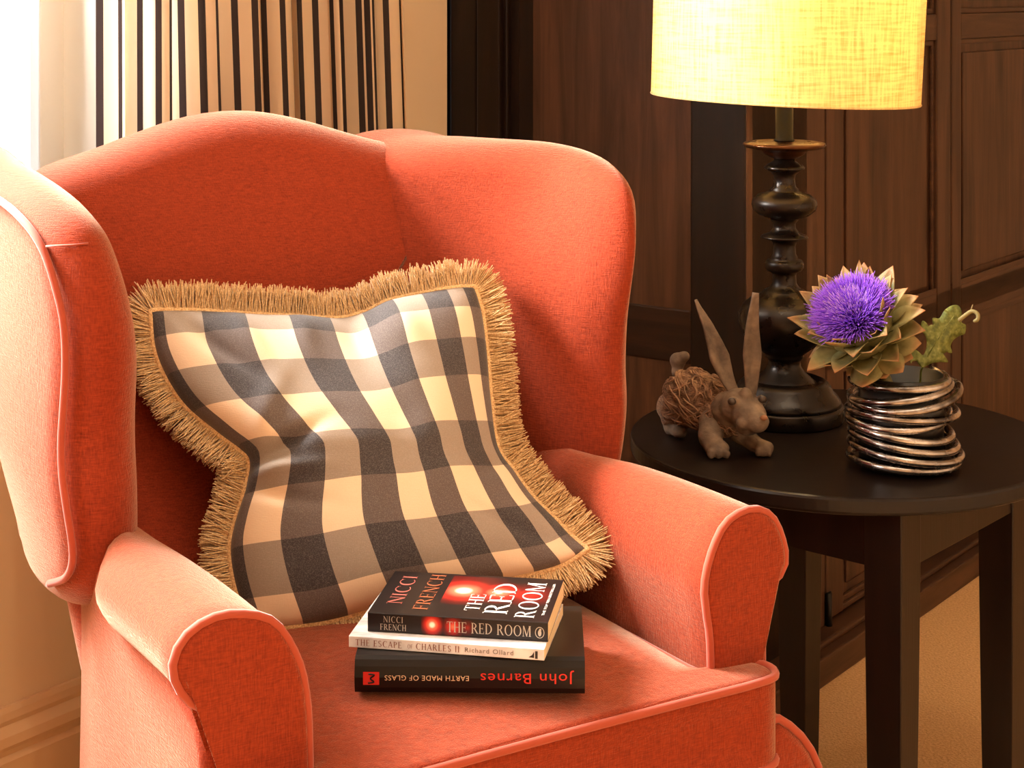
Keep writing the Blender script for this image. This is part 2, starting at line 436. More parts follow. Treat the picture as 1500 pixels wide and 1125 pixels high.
# wings
def sst(a, b, x):
    x = min(1, max(0, (x-a)/(b-a))); return x*x*(3-2*x)
def wing(sg):
    T, L = .05, .30
    uf = .312 if sg > 0 else .272
    def mp(s, q, t):
        k = t/T                                      # -1 inner face, +1 outer face
        hi = sst(.80, 1.04, q); lo = 1-sst(.56, .72, q)
        sc_ = min(1, max(0, s))
        iu = lerp(.150 if sg > 0 else .235, uf, s)+.012*math.sin(PI*sc_); iv = lerp(vback(q)+(.04 if sg > 0 else .10), .300, s)
        ou = lerp(.345, .360, s)+.10*sc_*(1-sc_)-.02*lo; ov = lerp(vback(q)+(.05 if sg > 0 else .11), .288, s)
        iu += (ou-iu)*(.5*sst(.15, .7, s) if sg > 0 else .42)*hi; ou += .020*hi
        w = (k+1)/2
        return ch(U0+sg*lerp(iu, ou, w), lerp(iv, ov, w), q)
    o = [(-.25, 1.005), (0, 1.018), (.3, 1.02), (.55, 1.018), (.8, 1.004), (.97, .972), (1.03, .92), (1.035, .86), (1.0, .79), (.985, .74), (1.0, .68), (.985, .62), (.90, .575), (.7, .55), (.3, .54), (-.25, .54), (-.3, .8)]
    oo = smooth_closed([(a*L, b) for a, b in o], 110)
    V, Fc = slab(oo, T, .046, lambda p, q, t: mp(p/L, q, t), .004, 8, 8)
    w = MB().add(V, Fc).build('wing', ORANGE, chair)
    seq = [(.52, .998), (.76, .985), (.91, .955), (.972, .90), (.980, .86), (.955, .79), (.94, .74), (.955, .68), (.94, .63), (.86, .600), (.70, .58)]
    if sg > 0: seq = [(a-.10, b) for a, b in seq]
    MB().tube([mp(a, b, T*1.0) for a, b in smooth_open(seq, 70)], .0042, 8).build('piping', PIPE, w)
    # short stitched tuck across the front edge
    if sg < 0: MB().tube([mp(a, b, t) for a, b, t in ((.93, .955, T*.96), (.985, .957, T*.5), (1.0, .958, T*.1))], .0012, 6).build('tuck_seam', PIPE, w)
    return w
wing(1); wing(-1)
# arms
def arm(sg):
    if sg < 0: prof = [(.226, .12), (.226, .30), (.226, .50), (.2305, .574), (.244, .615), (.265, .643), (.298, .655), (.324, .655), (.347, .644), (.358, .625), (.3565, .607), (.344, .586), (.3244, .5724), (.3166, .5615), (.3114, .52), (.312, .30), (.312, .12)]
    else: prof = [(.246, .12), (.246, .30), (.247, .50), (.2413, .5538), (.2385, .5836), (.2487, .6185), (.2693, .647), (.305, .6554), (.334, .640), (.3509, .601), (.346, .579), (.3246, .5665), (.3168, .5507), (.3180, .50), (.318, .30), (.318, .12)]
    P = smooth_open([Vector((a, b, 0)) for a, b in prof], 84)
    P = [Vector((p.x, p.y)) for p in P]
    L = .46
    def ring(v, inset, dz=0, squeeze=0):
        n = len(P); out = []
        for i in range(n):
            a, b = P[max(i-1, 0)], P[min(i+1, n-1)]; t = (b-a).normalized(); nr = Vector((t.y, -t.x))
            q = P[i]+nr*inset; x = q.x
            if x > .29: x = .29+(x-.29)*(1-squeeze)
            out.append(ch(U0+sg*x, v, q.y+dz*sst(.5, .62, q.y)))
        return out
    rings = [ring(v, ins) for v, ins in ((-.004, .03), (-.004, .009), (-.002, .003), (.004, 0))]
    for k in range(1, 15):
        v = L*k/14; rings.append(ring(v, 0, -.014*(v/L)+.004*math.sin(PI*min(1, v/.3)), .75*sst(.20, .36, v)))
    a = MB().rings(rings).build('arm', ORANGE, chair)
    dens = resample([Vector((p.x, p.y)) for p in P]+[P[0]], 111)[:-1]
    V, Fc = slab(dens, .009, .008, lambda p, q, t: ch(U0+sg*p, -.003-t, q), .001, 4, 5)
    MB().add(V, Fc).build('front_panel', ORANGE, a)
    MB().tube([ch(U0+sg*q.x, -.006, q.y) for q in P], .0046, 8).build('piping', PIPE, a)
arm(1); arm(-1)
# outer side panels below the arms and behind
for sg in (1, -1):
    o = smooth_closed([(.0, .12), (.0, .5), (.05, .56), (.2, .60), (.36, .62), (.43, .62), (.43, .5), (.40, .12)], 60)
    V, Fc = slab(o, .012, .01, lambda p, q, t: ch(U0+sg*(.316+t-.02*sst(.3, .43, p)), p, q), .002, 3, 5)
    MB().add(V, Fc).build('side_panel', ORANGE, chair)
# seat cushion (T shaped) with crown
def seat():
    zb, zt = .392, .490
    def crown(u, v): return .021*max(0, 1-(u/.31)**2)*max(0, 1-((v-.18)/.27)**2)
    st = [(-.052, .262, .030), (-.056, .276, .012), (-.055, .287, .004), (-.050, .298, 0), (-.043, .306, 0), (-.034, .311, 0), (-.022, .313, 0), (-.014, .311, 0), (-.009, .304, 0), (-.0065, .290, 0), (-.005, .262, 0), (-.002, .243, 0), (.004, .236, 0), (.02, .234, 0)]
    st += [(.02+.43*k/12, .234, 0) for k in range(1, 13)]+[(.462, .226, .006), (.466, .20, .03)]
    R = []; er = .012
    for v, w, ins in st:
        ring = []
        def pt(u, z): ring.append(ch(U0+u, v, z))
        b, t = zb+ins, zt-ins; r = min(er, (t-b)*.45); w2 = w
        for k in range(17):
            u = lerp(-(w2-r), w2-r, k/16); pt(u, t+crown(u, v)*(1 if ins == 0 else .4))
        for k in range(1, 5): a = PI/2*(1-k/5); pt(w2-r+r*math.cos(a), t-r+r*math.sin(a))
        for k in range(4): pt(w2, lerp(t-r, b+r, k/3))
        for k in range(1, 5): a = -PI/2*k/5; pt(w2-r+r*math.cos(a), b+r+r*math.sin(a))
        for k in range(11): pt(lerp(w2-r, -(w2-r), k/10), b)
        for k in range(1, 5): a = -PI/2-PI/2*k/5; pt(-(w2-r)+r*math.cos(a), b+r+r*math.sin(a))
        for k in range(4): pt(-w2, lerp(b+r, t-r, k/3))
        for k in range(1, 5): a = PI-PI/2*k/5; pt(-(w2-r)+r*math.cos(a), t-r+r*math.sin(a))
        R.append(ring)
    s = MB().rings(R).build('seat_cushion', ORANGE, chair)
    edge = [(w, v) for v, w, ins in st[3:]]
    half = [Vector((0, -.0565, 0)), Vector((.14, -.0565, 0)), Vector((.255, -.0555, 0)), Vector((.283, -.0530, 0))]+[Vector((w+.0005, v, 0)) for w, v in edge if v < .44]
    for zz in (zt-.003, zb+.003):
        for sg in (1, -1):
            pass
        full = [Vector((-p.x, p.y, 0)) for p in half[::-1]]+half[1:]
        MB().tube([ch(U0+p.x, p.y, zz+(.004*(1-(p.x/.31)**2) if zz > .45 and p.y < -.05 else 0)) for p in resample(full, 190)], .0046, 8).build('piping', PIPE, s)
seat()
# base rail with flared front corners
o = smooth_closed([(-.328, .12), (-.330, .25), (-.330, .36), (-.326, .40), (-.31, .428), (-.28, .437), (0, .437), (.30, .437), (.34, .425), (.375, .385), (.388, .34), (.388, .25), (.38, .12)], 90)
V, Fc = slab(o, .05, .02, lambda p, q, t: ch(U0+p, .012-t, q), 0, 4, 5)
br = MB().add(V, Fc).build('base_rail', ORANGE, chair)
MB().tube([ch(U0+.03+(q.x-.03)*.984, -.031, .27+(q.y-.27)*.975) for q in o], .0048, 8, True).build('piping', PIPE, br)
MB().frame_box(M0, R_, A_, Zax, (-.295, .31), (.02, .38), (.12, .40), .02).build('seat_frame', ORANGE, chair)
for u in (-.31, .28):
    for v in (.02, .44):
        MB().rings([[ch(u+dx*(w), v+dy*w, z) for dx, dy in ((-1, -1), (1, -1), (1, 1), (-1, 1))] for z, w in ((.0, .016), (.13, .026))]).build('leg', BLACKW, chair, False)

# ================================================================= PILLOW
def pillow():
    Zc = {'TL': 2.05, 'TR': 2.18, 'BR': 1.985, 'BL': 1.915}
    TL, TR, BR, BL = (220, 455), (696, 419), (862, 804), (366, 922)
    def curve(px, za, zb, n):
        pts = [Vector((x, y, 0)) for x, y in px]; pts = smooth_open(pts, n)
        return [at(p.x, p.y, lerp(za, zb, i/(n-1))) for i, p in enumerate(pts)]
    N = 81
    top = curve([TL, (236, 454), (291, 455), (367, 460), (433, 463), (494, 466), (534, 457), (570, 440), (621, 429), (666, 421), TR], Zc['TL'], Zc['TR'], N)
    bot = curve([BL, (433, 917), (494, 907), (595, 878), (702, 856), (813, 831), BR], Zc['BL'], Zc['BR'], N)
    lef = curve([TL, (230, 522), (266, 588), (317, 633), (352, 659), (365, 676), (360, 714), (344, 765), (337, 806), (345, 860), BL], Zc['TL'], Zc['BL'], N)
    rig = curve([TR, (707, 461), (714, 522), (719, 583), (729, 654), (752, 689), (778, 725), (813, 760), (838, 786), BR], Zc['TR'], Zc['BR'], N)
    nrm = (top[-1]-bot[0]).cross(top[0]-bot[-1]).normalized()
    if nrm.y > 0: nrm = -nrm
    bp = [0, .038, .153, .284, .415, .54, .64, .74, .83, .91, .96, 1]
    bq = [0, .08, .19, .316, .47, .62, .775, .92, 1]
    def tex(x, b):
        for i in range(len(b)-1):
            if x <= b[i+1]: return i+(x-b[i])/(b[i+1]-b[i])
        return len(b)-1
    rnd = random.Random(3)
    def P(i, j, side):
        p, q = i/(N-1), j/(N-1)
        c = (top[i]*(1-q)+bot[i]*q)+(lef[j]*(1-p)+rig[j]*p)-(TLv*(1-p)*(1-q)+TRv*p*(1-q)+BLv*(1-p)*q+BRv*p*q)
        a = max(0, 1-(2*p-1)**2); b = max(0, 1-(2*q-1)**2)
        h = .082*(a*b)**.55
        if side > 0:
            # creases from the pinched left edge and soft dents along the top
            def fold(px, qy, ang, ln, wd, amp):
                dx, dy = p-px, q-qy; x = dx*math.cos(ang)+dy*math.sin(ang); y = -dx*math.sin(ang)+dy*math.cos(ang)
                return amp*math.exp(-(x/ln)**2-(y/wd)**2)
            e = min(1, (a*b)**.5*3)
            h += e*(fold(.14, .50, -.35, .16, .022, -.016)+fold(.13, .57, .0, .13, .020, .012)+fold(.12, .64, .25, .14, .02, -.010)+fold(.2, .36, -.75, .16, .03, .008)
                    + fold(.17, .12, .9, .12, .025, -.010)+fold(.28, .10, 1.2, .12, .03, .008)+fold(.60, .08, 1.5, .12, .05, -.012)+fold(.45, .06, 1.6, .10, .035, .006)
                    + fold(.75, .12, 1.1, .12, .04, .006)+fold(.86, .85, .8, .12, .03, -.006)+fold(.93, .62, -.2, .1, .03, -.006))
            h += .0022*noise.noise(Vector((p*7, q*7, 2)))*e
        else: h *= .55
        return c+nrm*h*side
    TLv, TRv, BLv, BRv = top[0], top[-1], bot[0], bot[-1]
    V, UV, Fc = [], [], []
    for side in (1, -1):
        k = len(V)
        for j in range(N):
            for i in range(N):
                V.append(P(i, j, side)); UV.append((tex(i/(N-1), bp), tex(j/(N-1), bq)))
        for j in range(N-1):
            for i in range(N-1): Fc.append((k+j*N+i, k+j*N+i+1, k+(j+1)*N+i+1, k+(j+1)*N+i))
    me = bpy.data.meshes.new('cushion'); me.from_pydata([tuple(v) for v in V], [], Fc); ul = me.uv_layers.new(name='UVMap')
    for lp in me.loops: ul.data[lp.index].uv = UV[lp.vertex_index]
    bm = bmesh.new(); bm.from_mesh(me); bmesh.ops.remove_doubles(bm, verts=bm.verts, dist=1e-5); bmesh.ops.recalc_face_normals(bm, faces=bm.faces); bm.to_mesh(me); bm.free()
    M = Mat('checked_cotton', (230, 210, 180), .85, Sheen_Weight=.15)
    uv = M.n('ShaderNodeUVMap'); sp = M.n('ShaderNodeSeparateXYZ'); M.l(uv.outputs[0], sp.inputs[0])
    par = lambda o: M.math('LESS_THAN', M.math('MODULO', M.math('FLOOR', o), 2), .5)   # 1 on dark bands
    dv, dh = par(sp.outputs[0]), par(sp.outputs[1])
    light = M.mix((232, 206, 176), (148, 134, 121), dh); dark = M.mix((92, 80, 77), (52, 46, 49), dh)
    c = M.mix(light, dark, dv)
    fl = M.noise(M.coord('Object'), 900, 2)
    M.color(M.mix(c, M.mix(c, (255, 250, 240), .5), M.math('MULTIPLY', M.math('SUBTRACT', fl, .45), .6)))
    weave(M, 1100, .25, .0008)
    root = empty('fringed_cushion', (BLv+BRv)/2, 'black and cream checked cushion with tan fringe leaning in the chair', 'cushion')
    link('cover', me, M.m, root)
    # fringe: fine strands all round the seam
    FM = Mat('tan_fringe', (196, 146, 88), .75, Sheen_Weight=.3)
    oi = FM.noise(FM.coord('Object', (1, 1, 1)), 500, 2); FM.color(FM.ramp(oi, [(.3, (178, 132, 82)), (.7, (240, 206, 152))]))
    mb = MB(); loop = top[:-1]+rig[:-1]+bot[::-1][:-1]+lef[::-1][:-1]
    ctr = (TLv+TRv+BLv+BRv)/4; n = len(loop)
    braid = MB().tube([p-nrm*.002 for p in loop], .0042, 8, True)
    braid.build('fringe_heading', FM.m, root)
    L = [0]
    for i in range(n): L.append(L[-1]+(loop[(i+1) % n]-loop[i]).length)
    tot = L[-1]; cnt = 6500; j = 0; VV, FF = [], []
    # averaged outward directions
    outd = []
    for i in range(n):
        t = (loop[(i+3) % n]-loop[i-3]).normalized(); o = t.cross(nrm)
        if o.dot(loop[i]-ctr) < 0: o = -o
        outd.append(o.normalized())
    for _ in range(4): outd = [(outd[i-2]+outd[i-1]+outd[i]*2+outd[(i+1) % n]+outd[(i+2) % n]).normalized() for i in range(n)]
    for k in range(cnt):
        x = tot*(k+rnd.random())/cnt
        while j < n-1 and L[j+1] < x: j += 1
        f = (x-L[j])/(L[j+1]-L[j]); b0 = loop[j].lerp(loop[(j+1) % n], f); o = outd[j].lerp(outd[(j+1) % n], f)
        clump = noise.noise(Vector((x*55, 0, 3)))
        side = t = (loop[(j+1) % n]-loop[j]).normalized()
        ln = .034+.005*clump+rnd.uniform(-.004, .004)
        d = (o+side*(rnd.gauss(0, .16)+.35*clump)+nrm*(rnd.uniform(-.55, .45))).normalized()
        sag = nrm*rnd.uniform(-.3, .5)+side*rnd.gauss(0, .25)
        p = [b0-nrm*rnd.uniform(0, .004)]
        for m in (1, 2, 3):
            g = m/3; p.append(p[0]+d*ln*g+(sag)*ln*.28*g*g)
        w = .0010
        e1 = d.cross(nrm).normalized(); e2 = d.cross(e1).normalized(); s0 = len(VV)
        for m in range(4):
            for a in range(3):
                an = 2*PI*a/3; VV.append(p[m]+(e1*math.cos(an)+e2*math.sin(an))*w*(1 if m < 3 else .6))
        for m in range(3):
            for a in range(3): FF.append((s0+m*3+a, s0+m*3+(a+1) % 3, s0+(m+1)*3+(a+1) % 3, s0+(m+1)*3+a))
    fme = bpy.data.meshes.new('fringe'); fme.from_pydata([tuple(v) for v in VV], [], FF)
    prop(link('fringe', fme, FM.m, root), kind='stuff', label='tan brush fringe')
pillow()

# ================================================================= LETTERING
def arc(cx, cy, rx, ry, a0, a1, n=14): return [(cx+rx*math.cos(math.radians(a0+(a1-a0)*i/n)), cy+ry*math.sin(math.radians(a0+(a1-a0)*i/n))) for i in range(n+1)]
def strip(o, i):    # quads between two polylines
    return [[o[k], o[k+1], i[k+1], i[k]] for k in range(len(o)-1)]
def box(x0, y0, x1, y1): return [[(x0, y0), (x1, y0), (x1, y1), (x0, y1)]]
T_, N_ = .125, .05
def ser(x, y, w=.1): return box(x-w, y, x+w, y+.04)
def stem(x, w=T_): return box(x, 0, x+w, 1)+ser(x+w/2, 0, w/2+.06)+ser(x+w/2, .96, w/2+.06)
def diag(x0, y0, x1, y1, w): return [[(x0, y0), (x0+w, y0), (x1+w, y1), (x1, y1)]]
def bowl(x, y0, y1, w, t=T_): 
    cy = (y0+y1)/2; ry = (y1-y0)/2
    return strip(arc(x, cy, w, ry, -90, 90), arc(x, cy, w-t, ry-N_, -90, 90))
def glyph(c):
    if c == 'I': return stem(.08), .30
    if c == 'H': return stem(.08)+stem(.57)+box(.2, .48, .57, .53), .78
    if c == 'E': return stem(.08)+box(.2, .95, .55, 1)+box(.2, .48, .46, .53)+box(.2, 0, .58, .05)+box(.52, .8, .55, 1)+box(.55, 0, .58, .22)+box(.43, .4, .46, .61), .64
    if c == 'F': return stem(.08)+box(.2, .95, .55, 1)+box(.2, .48, .46, .53)+box(.52, .8, .55, 1)+box(.43, .4, .46, .61), .60
    if c == 'L': return stem(.08)+box(.2, 0, .56, .05)+box(.53, 0, .56, .24), .60
    if c == 'T': return box(.29, 0, .29+T_, 1)+ser(.35, 0, .12)+box(.03, .95, .67, 1)+box(.03, .78, .06, 1)+box(.64, .78, .67, 1), .70
    if c == 'N': return box(.1, 0, .1+N_, 1)+ser(.12, 0)+ser(.1, .96)+box(.66, 0, .66+N_, 1)+ser(.69, .96)+diag(.62, 0, .06, 1, .14), .80
    if c == 'M': return box(.09, 0, .09+N_, 1)+ser(.11, 0)+stem(.76)+diag(.44, 0, .08, 1, .12)+diag(.44, 0, .76, 1, .06), .98
    if c == 'A': return diag(.02, 0, .34, 1, .06)+diag(.6, 0, .30, 1, .13)+box(.16, .32, .56, .37)+ser(.05, 0)+ser(.66, 0), .74
    if c == 'D': return stem(.08)+bowl(.2, 0, 1, .55)+box(.14, 0, .2, .05)+box(.14, .95, .2, 1), .82
    if c == 'P': return stem(.08)+bowl(.22, .44, 1, .36)+box(.14, .95, .22, 1)+box(.14, .44, .22, .49), .62
    if c == 'R': return stem(.08)+bowl(.22, .46, 1, .36)+box(.14, .95, .22, 1)+box(.14, .46, .3, .51)+diag(.6, 0, .3, .48, .14)+ser(.69, 0, .08), .76
    if c == 'B': return stem(.08)+bowl(.22, .5, 1, .32)+bowl(.22, 0, .55, .38)+box(.14, .95, .22, 1)+box(.14, 0, .22, .05), .66
    if c == 'C': return strip(arc(.44, .5, .40, .52, 50, 310, 22), arc(.46, .5, .28, .47, 50, 310, 22))+box(.68, .74, .71, .98), .78
    if c == 'O': return strip(arc(.46, .5, .42, .52, 0, 360, 32), arc(.46, .5, .29, .47, 0, 360, 32)), .92
    if c == 'S':
        return strip(arc(.3, .75, .24, .27, 20, 270, 14), arc(.3, .75, .13, .21, 20, 270, 14))+strip(arc(.3, .25, .25, .27, 90, -160, 14), arc(.3, .25, .13, .21, 90, -160, 14)), .60
    return [], .34
def serif_text(txt, tracking=.06):
    """list of polygons (unit height) and total width"""
    x = 0; out = []
    for c in txt:
        g, w = glyph(c)
        out += [[(p[0]+x, p[1]) for p in q] for q in g]; x += w+tracking
    return out, x
def letters(name, polys, O, X, Y, mat, parent, lift=.0002):
    m = MB(); nz = X.cross(Y).normalized()
    for q in polys: m.add([O+X*p[0]+Y*p[1]+nz*lift for p in q], [tuple(range(len(q)))])
    me = bpy.data.meshes.new(name); me.from_pydata([tuple(v) for v in m.v], [], m.f); me.update()
    return link(name, me, mat, parent, False)
def sans_text(name, txt, O, X, Y, width, height, mat, parent, lift=.0002, spacing=1.0):
    """lettering from the built-in font, fitted to width x height"""
    cu = bpy.data.curves.new(name, 'FONT'); cu.body = txt; cu.space_character = spacing; cu.resolution_u = 3
    to = bpy.data.objects.new(name, cu); COL.objects.link(to)
    dg = bpy.context.evaluated_depsgraph_get(); me = bpy.data.meshes.new_from_object(to.evaluated_get(dg))
    bpy.data.objects.remove(to); bpy.data.curves.remove(cu)
    xs = [v.co.x for v in me.vertices]; x0, x1 = min(xs), max(xs); ch_ = .7
    nz = X.cross(Y).normalized(); xu, yu = X.normalized(), Y.normalized()
    for v in me.vertices: v.co = O+xu*((v.co.x-x0)/(x1-x0)*width)+yu*(v.co.y/ch_*height)+nz*lift
    me.materials.clear()
    return link(name, me, mat, parent, False)
def serif(name, txt, O, X, Y, width, height, mat, parent, tracking=.06, lift=.0002):
    g, w = serif_text(txt, tracking)
    return letters(name, [[(p[0]/w*width, p[1]*height) for p in q] for q in g], O, X.normalized(), Y.normalized(), mat, parent, lift)

# ================================================================= BOOKS
PAGES = Mat('book_pages', (238, 222, 184), .9)
_z = PAGES.noise(PAGES.coord('Object', (1, 1, 900)), 4, 2); PAGES.color(PAGES.ramp(_z, [(.35, (214, 190, 146)), (.6, (242, 228, 192))])); PAGES = PAGES.m
def book(name, label, FL, FR_, z0, z1, width, cover_mat, tc, hard=False):
    FL = Vector((FL[0], FL[1], 0)); X = (Vector((FR_[0], FR_[1], 0))-FL); L = X.length; X.normalize(); Y = Vector((-X.y, X.x, 0))
    root = empty(name, FL+X*L/2+Y*width/2+Vector((0, 0, z0)), label, 'book', 'books stacked on the chair seat')
    O = FL; e = tc
    ov = .004 if hard else 0
    m = MB()
    # spine-and-boards case: an open C section swept along the length
    if hard:
        sec = [(width, z0), (.008, z0), (.002, z0+.002), (-.001, z0+.008), (-.003, (z0+z1)/2), (-.001, z1-.008), (.002, z1-.002), (.008, z1), (width, z1)]
    else:
        sec = [(width, z0), (.0006, z0), (0, z0+.0006), (0, z1-.0006), (.0006, z1), (width, z1)]
    inn = []
    n = len(sec)
    for i in range(n):
        a, b = Vector(sec[max(i-1, 0)]), Vector(sec[min(i+1, n-1)]); t = (b-a).normalized(); inn.append(Vector(sec[i])+Vector((t.y, -t.x))*e*(1 if i in (0, n-1) else 1))
    loop = [Vector(s) for s in sec]+inn[::-1]
    m.rings([[O+X*x+Y*q.x+Vector((0, 0, q.y)) for q in loop] for x in (0, L)])
    cv = m.build('cover', cover_mat, root, False)
    MB().frame_box(O, X, Y, Zax, (ov, L-ov), (e*1.2+(.004 if hard else 0), width-ov), (z0+e*1.02, z1-e*1.02), .0006).build('page_block', PAGES, root, False)
    return root, cv, O, X, Y, L
# --- bottom: black hardback
JB = Mat('black_book_jacket', (17, 15, 15), .36, Specular_IOR_Level=.3); JB.bump(JB.noise(JB.coord('Object'), 30, 3), .06, .002); JB = JB.m
RED = simple('red_print', (196, 34, 26), .5); CREAMP = simple('pale_print', (214, 190, 160), .5)
ZB0, ZB1, ZC1, ZR1 = .511, .548, .560, .580
b, cv, O, X, Y, L = book('book', 'thick black hardback with red lettering, bottom of the stack on the orange seat', (-.159, 1.725), (.0735, 1.721), ZB0, ZB1, .150, JB, .0022, True)
sp = lambda x, z, d=-.0036: O+X*x+Y*d+Vector((0, 0, z))
Up = Vector((0, 0, 1)); zm = (ZB0+ZB1)/2
sans_text('title_lettering', 'John Barnes', sp(L*.953, zm+.0055), -X, -Up, L*.405, .0105, RED, cv, .0004, 1.1)
sans_text('title_lettering', 'EARTH MADE OF GLASS', sp(L*.497, zm+.0028), -X, -Up, L*.365, .0052, CREAMP, cv, .0004, 1.1)
lg = MB().add([sp(L*.038, zm-.007), sp(L*.108, zm-.007), sp(L*.108, zm+.006), sp(L*.038, zm+.006)], [(0, 1, 2, 3)]).build('publisher_mark', RED, cv, False)
sq = smooth_open([(L*.062, zm+.004, 0), (L*.088, zm+.003, 0), (L*.07, zm-.0005, 0), (L*.086, zm-.004, 0), (L*.06, zm-.005, 0)], 24)
MB().tube([sp(q.x, q.y, -.0040) for q in sq], .0008, 5).build('publisher_squiggle', JB, lg)
# --- middle: white paperback
WB_ = Mat('white_paperback_cover', (226, 222, 226), .4)
_n = WB_.noise(WB_.coord('Object', (6, 20, 6)), 3, 4); WB_.color(WB_.ramp(_n, [(.35, (176, 172, 176)), (.6, (232, 228, 228))])); WB_ = WB_.m
b, cv, O, X, Y, L = book('book', 'thin white paperback with brown lettering, middle of the stack on the orange seat', (-.1676, 1.753), (.0323, 1.717), ZB1+.0003, ZC1, .129, WB_, .0006)
sp = lambda x, z, d=-.0003: O+X*x+Y*d+Vector((0, 0, z))
BRN = simple('brown_print', (120, 60, 46), .6); GREYP = simple('grey_print', (110, 98, 90), .6)
zb_ = ZB1+.0030
serif('title_lettering', 'THE ESCAPE', sp(L*.035, zb_), X, Up, L*.245, .0062, BRN, cv, .12)
serif('title_lettering', 'OF', sp(L*.305, zb_+.0004), X, Up, L*.028, .0042, BRN, cv, .1)
serif('title_lettering', 'CHARLES II', sp(L*.348, zb_), X, Up, L*.228, .0062, BRN, cv, .12)
sans_text('author_lettering', 'Richard Ollard', sp(L*.60, zb_+.0008), X, Up, L*.245, .0048, GREYP, cv, .0002, 1.15)
mk = MB().add([sp(L*.955, zb_-.0012), sp(L*.968, zb_-.0012), sp(L*.968, zb_+.0065), sp(L*.955, zb_+.0065)], [(0, 1, 2, 3)])
mk.add([sp(L*.922, zb_), sp(L*.95, zb_-.0005), sp(L*.95, zb_+.006), sp(L*.94, zb_+.0024)], [(0, 1, 2, 3)]); mk.build('publisher_mark', simple('black_print', (30, 24, 24), .6), cv, False)
# --- top: The Red Room paperback
RR = Mat('dark_photo_cover', (30, 22, 20), .36, Specular_IOR_Level=.3)
_nn = RR.noise(RR.coord('Object'), 14, 3); RR.color(RR.ramp(_nn, [(.35, (22, 16, 16)), (.7, (32, 23, 22))])); RR = RR.m
b, cv, O, X, Y, L = book('book', 'black and red paperback with white title, top of the stack on the orange seat', (-.1491, 1.764), (.0366, 1.735), ZC1+.0003, ZR1, .128, RR, .0006)
Wd = .128; cvp = lambda x, y, d=.0002: O+X*x+Y*y+Vector((0, 0, ZR1+d)); sp = lambda x, z, d=-.0003: O+X*x+Y*d+Vector((0, 0, z))
def glow(name, O_, X_, Y_, w, h, spots):
    """printed red lights: a flat print whose colour falls off round each spot"""
    M = Mat(name+'_ink', (30, 10, 10), .36, Specular_IOR_Level=.3); uv = M.n('ShaderNodeUVMap'); tot = None
    for (sx, sy, r, hot) in spots:
        mp = M.n('ShaderNodeMapping'); mp.inputs['Location'].default_value = (-sx/r, -sy/r, 0); mp.inputs['Scale'].default_value = (1/r, 1/r, 1)
        M.l(uv.outputs[0], mp.inputs[0]); ln = M.n('ShaderNodeVectorMath', operation='LENGTH'); M.l(mp.outputs[0], ln.inputs[0])
        v = M.math('MULTIPLY', M.math('MAXIMUM', M.math('SUBTRACT', 1, ln.outputs['Value']), 0), hot); tot = v if tot is None else M.math('MAXIMUM', tot, v)
    M.color(M.ramp(tot, [(.0, (26, 19, 18)), (.25, (92, 20, 16)), (.55, (190, 40, 30)), (.8, (240, 120, 90)), (.95, (255, 240, 220))]))
    me = bpy.data.meshes.new(name); me.from_pydata([tuple(O_), tuple(O_+X_*w), tuple(O_+X_*w+Y_*h), tuple(O_+Y_*h)], [], [(0, 1, 2, 3)])
    ul = me.uv_layers.new(name='UVMap')
    for k, c in enumerate(((0, 0), (w/h, 0), (w/h, 1), (0, 1))): ul.data[k].uv = c
    return link(name, me, M.m, cv, False)
glow('cover_photograph', cvp(L*.36, Wd*.04, .0001), X, Y, L*.60, Wd*.92, [(.16, .62, .38, 1.05), (.48, .62, .30, .95), (.75, .6, .3, .5), (.1, .75, .5, .4)])
glow('spine_photograph', sp(L*.30, ZC1+.0008, -.0001), X, Up, L*.30, .0185, [(.62, .55, .75, 1.1), (1.8, .5, .7, .8), (2.6, .5, .5, .4)])
SILV = simple('silver_foil', (176, 168, 156), .35, Metallic=.3); WHT = simple('white_print', (246, 240, 234), .4); FOIL = simple('red_gold_foil', (196, 112, 74), .3, Metallic=.35); FOILR = simple('pink_foil', (214, 120, 108), .3, Metallic=.3)
# on the cover the lines run from the spine to the fore edge, with their tops to the left
def cov(txt, xb, y0, y1, hgt, mat, tr=.05): serif('title_lettering', txt, cvp(L*xb, Wd*y0, .0002), Y, -X, Wd*(y1-y0), L*hgt, mat, cv, tr)
cov('NICCI', .155, .22, .90, .085, FOILR); cov('FRENCH', .315, .12, .97, .085, FOIL); cov('THE', .60, .16, .56, .085, WHT); cov('RED', .76, .12, .86, .135, WHT); cov('ROOM', .915, .07, .90, .11, WHT)
sans_text('quote_lettering', 'THE TOP TEN BESTSELLER', cvp(L*.965, Wd*.14), Y, -X, Wd*.74, L*.014, WHT, cv)
zs = ZC1+.0003
serif('author_lettering', 'NICCI', sp(L*.088, zs+.0108), X, Up, L*.115, .0062, SILV, cv, .12); serif('author_lettering', 'FRENCH', sp(L*.07, zs+.0028), X, Up, L*.15, .0062, SILV, cv, .1)
serif('title_lettering', 'THE RED ROOM', sp(L*.442, zs+.0045), X, Up, L*.47, .0108, SILV, cv, .06)
letters('publisher_mark', strip(arc(0, 0, .0048, .0058, 0, 360, 24), arc(0, 0, .0041, .0051, 0, 360, 24))+[arc(0, -.0004, .0018, .0034, 0, 360, 12)]+[arc(.0006, .003, .0012, .0012, 0, 360, 8)], sp(L*.955, zs+.0092), X, Up, SILV, cv)

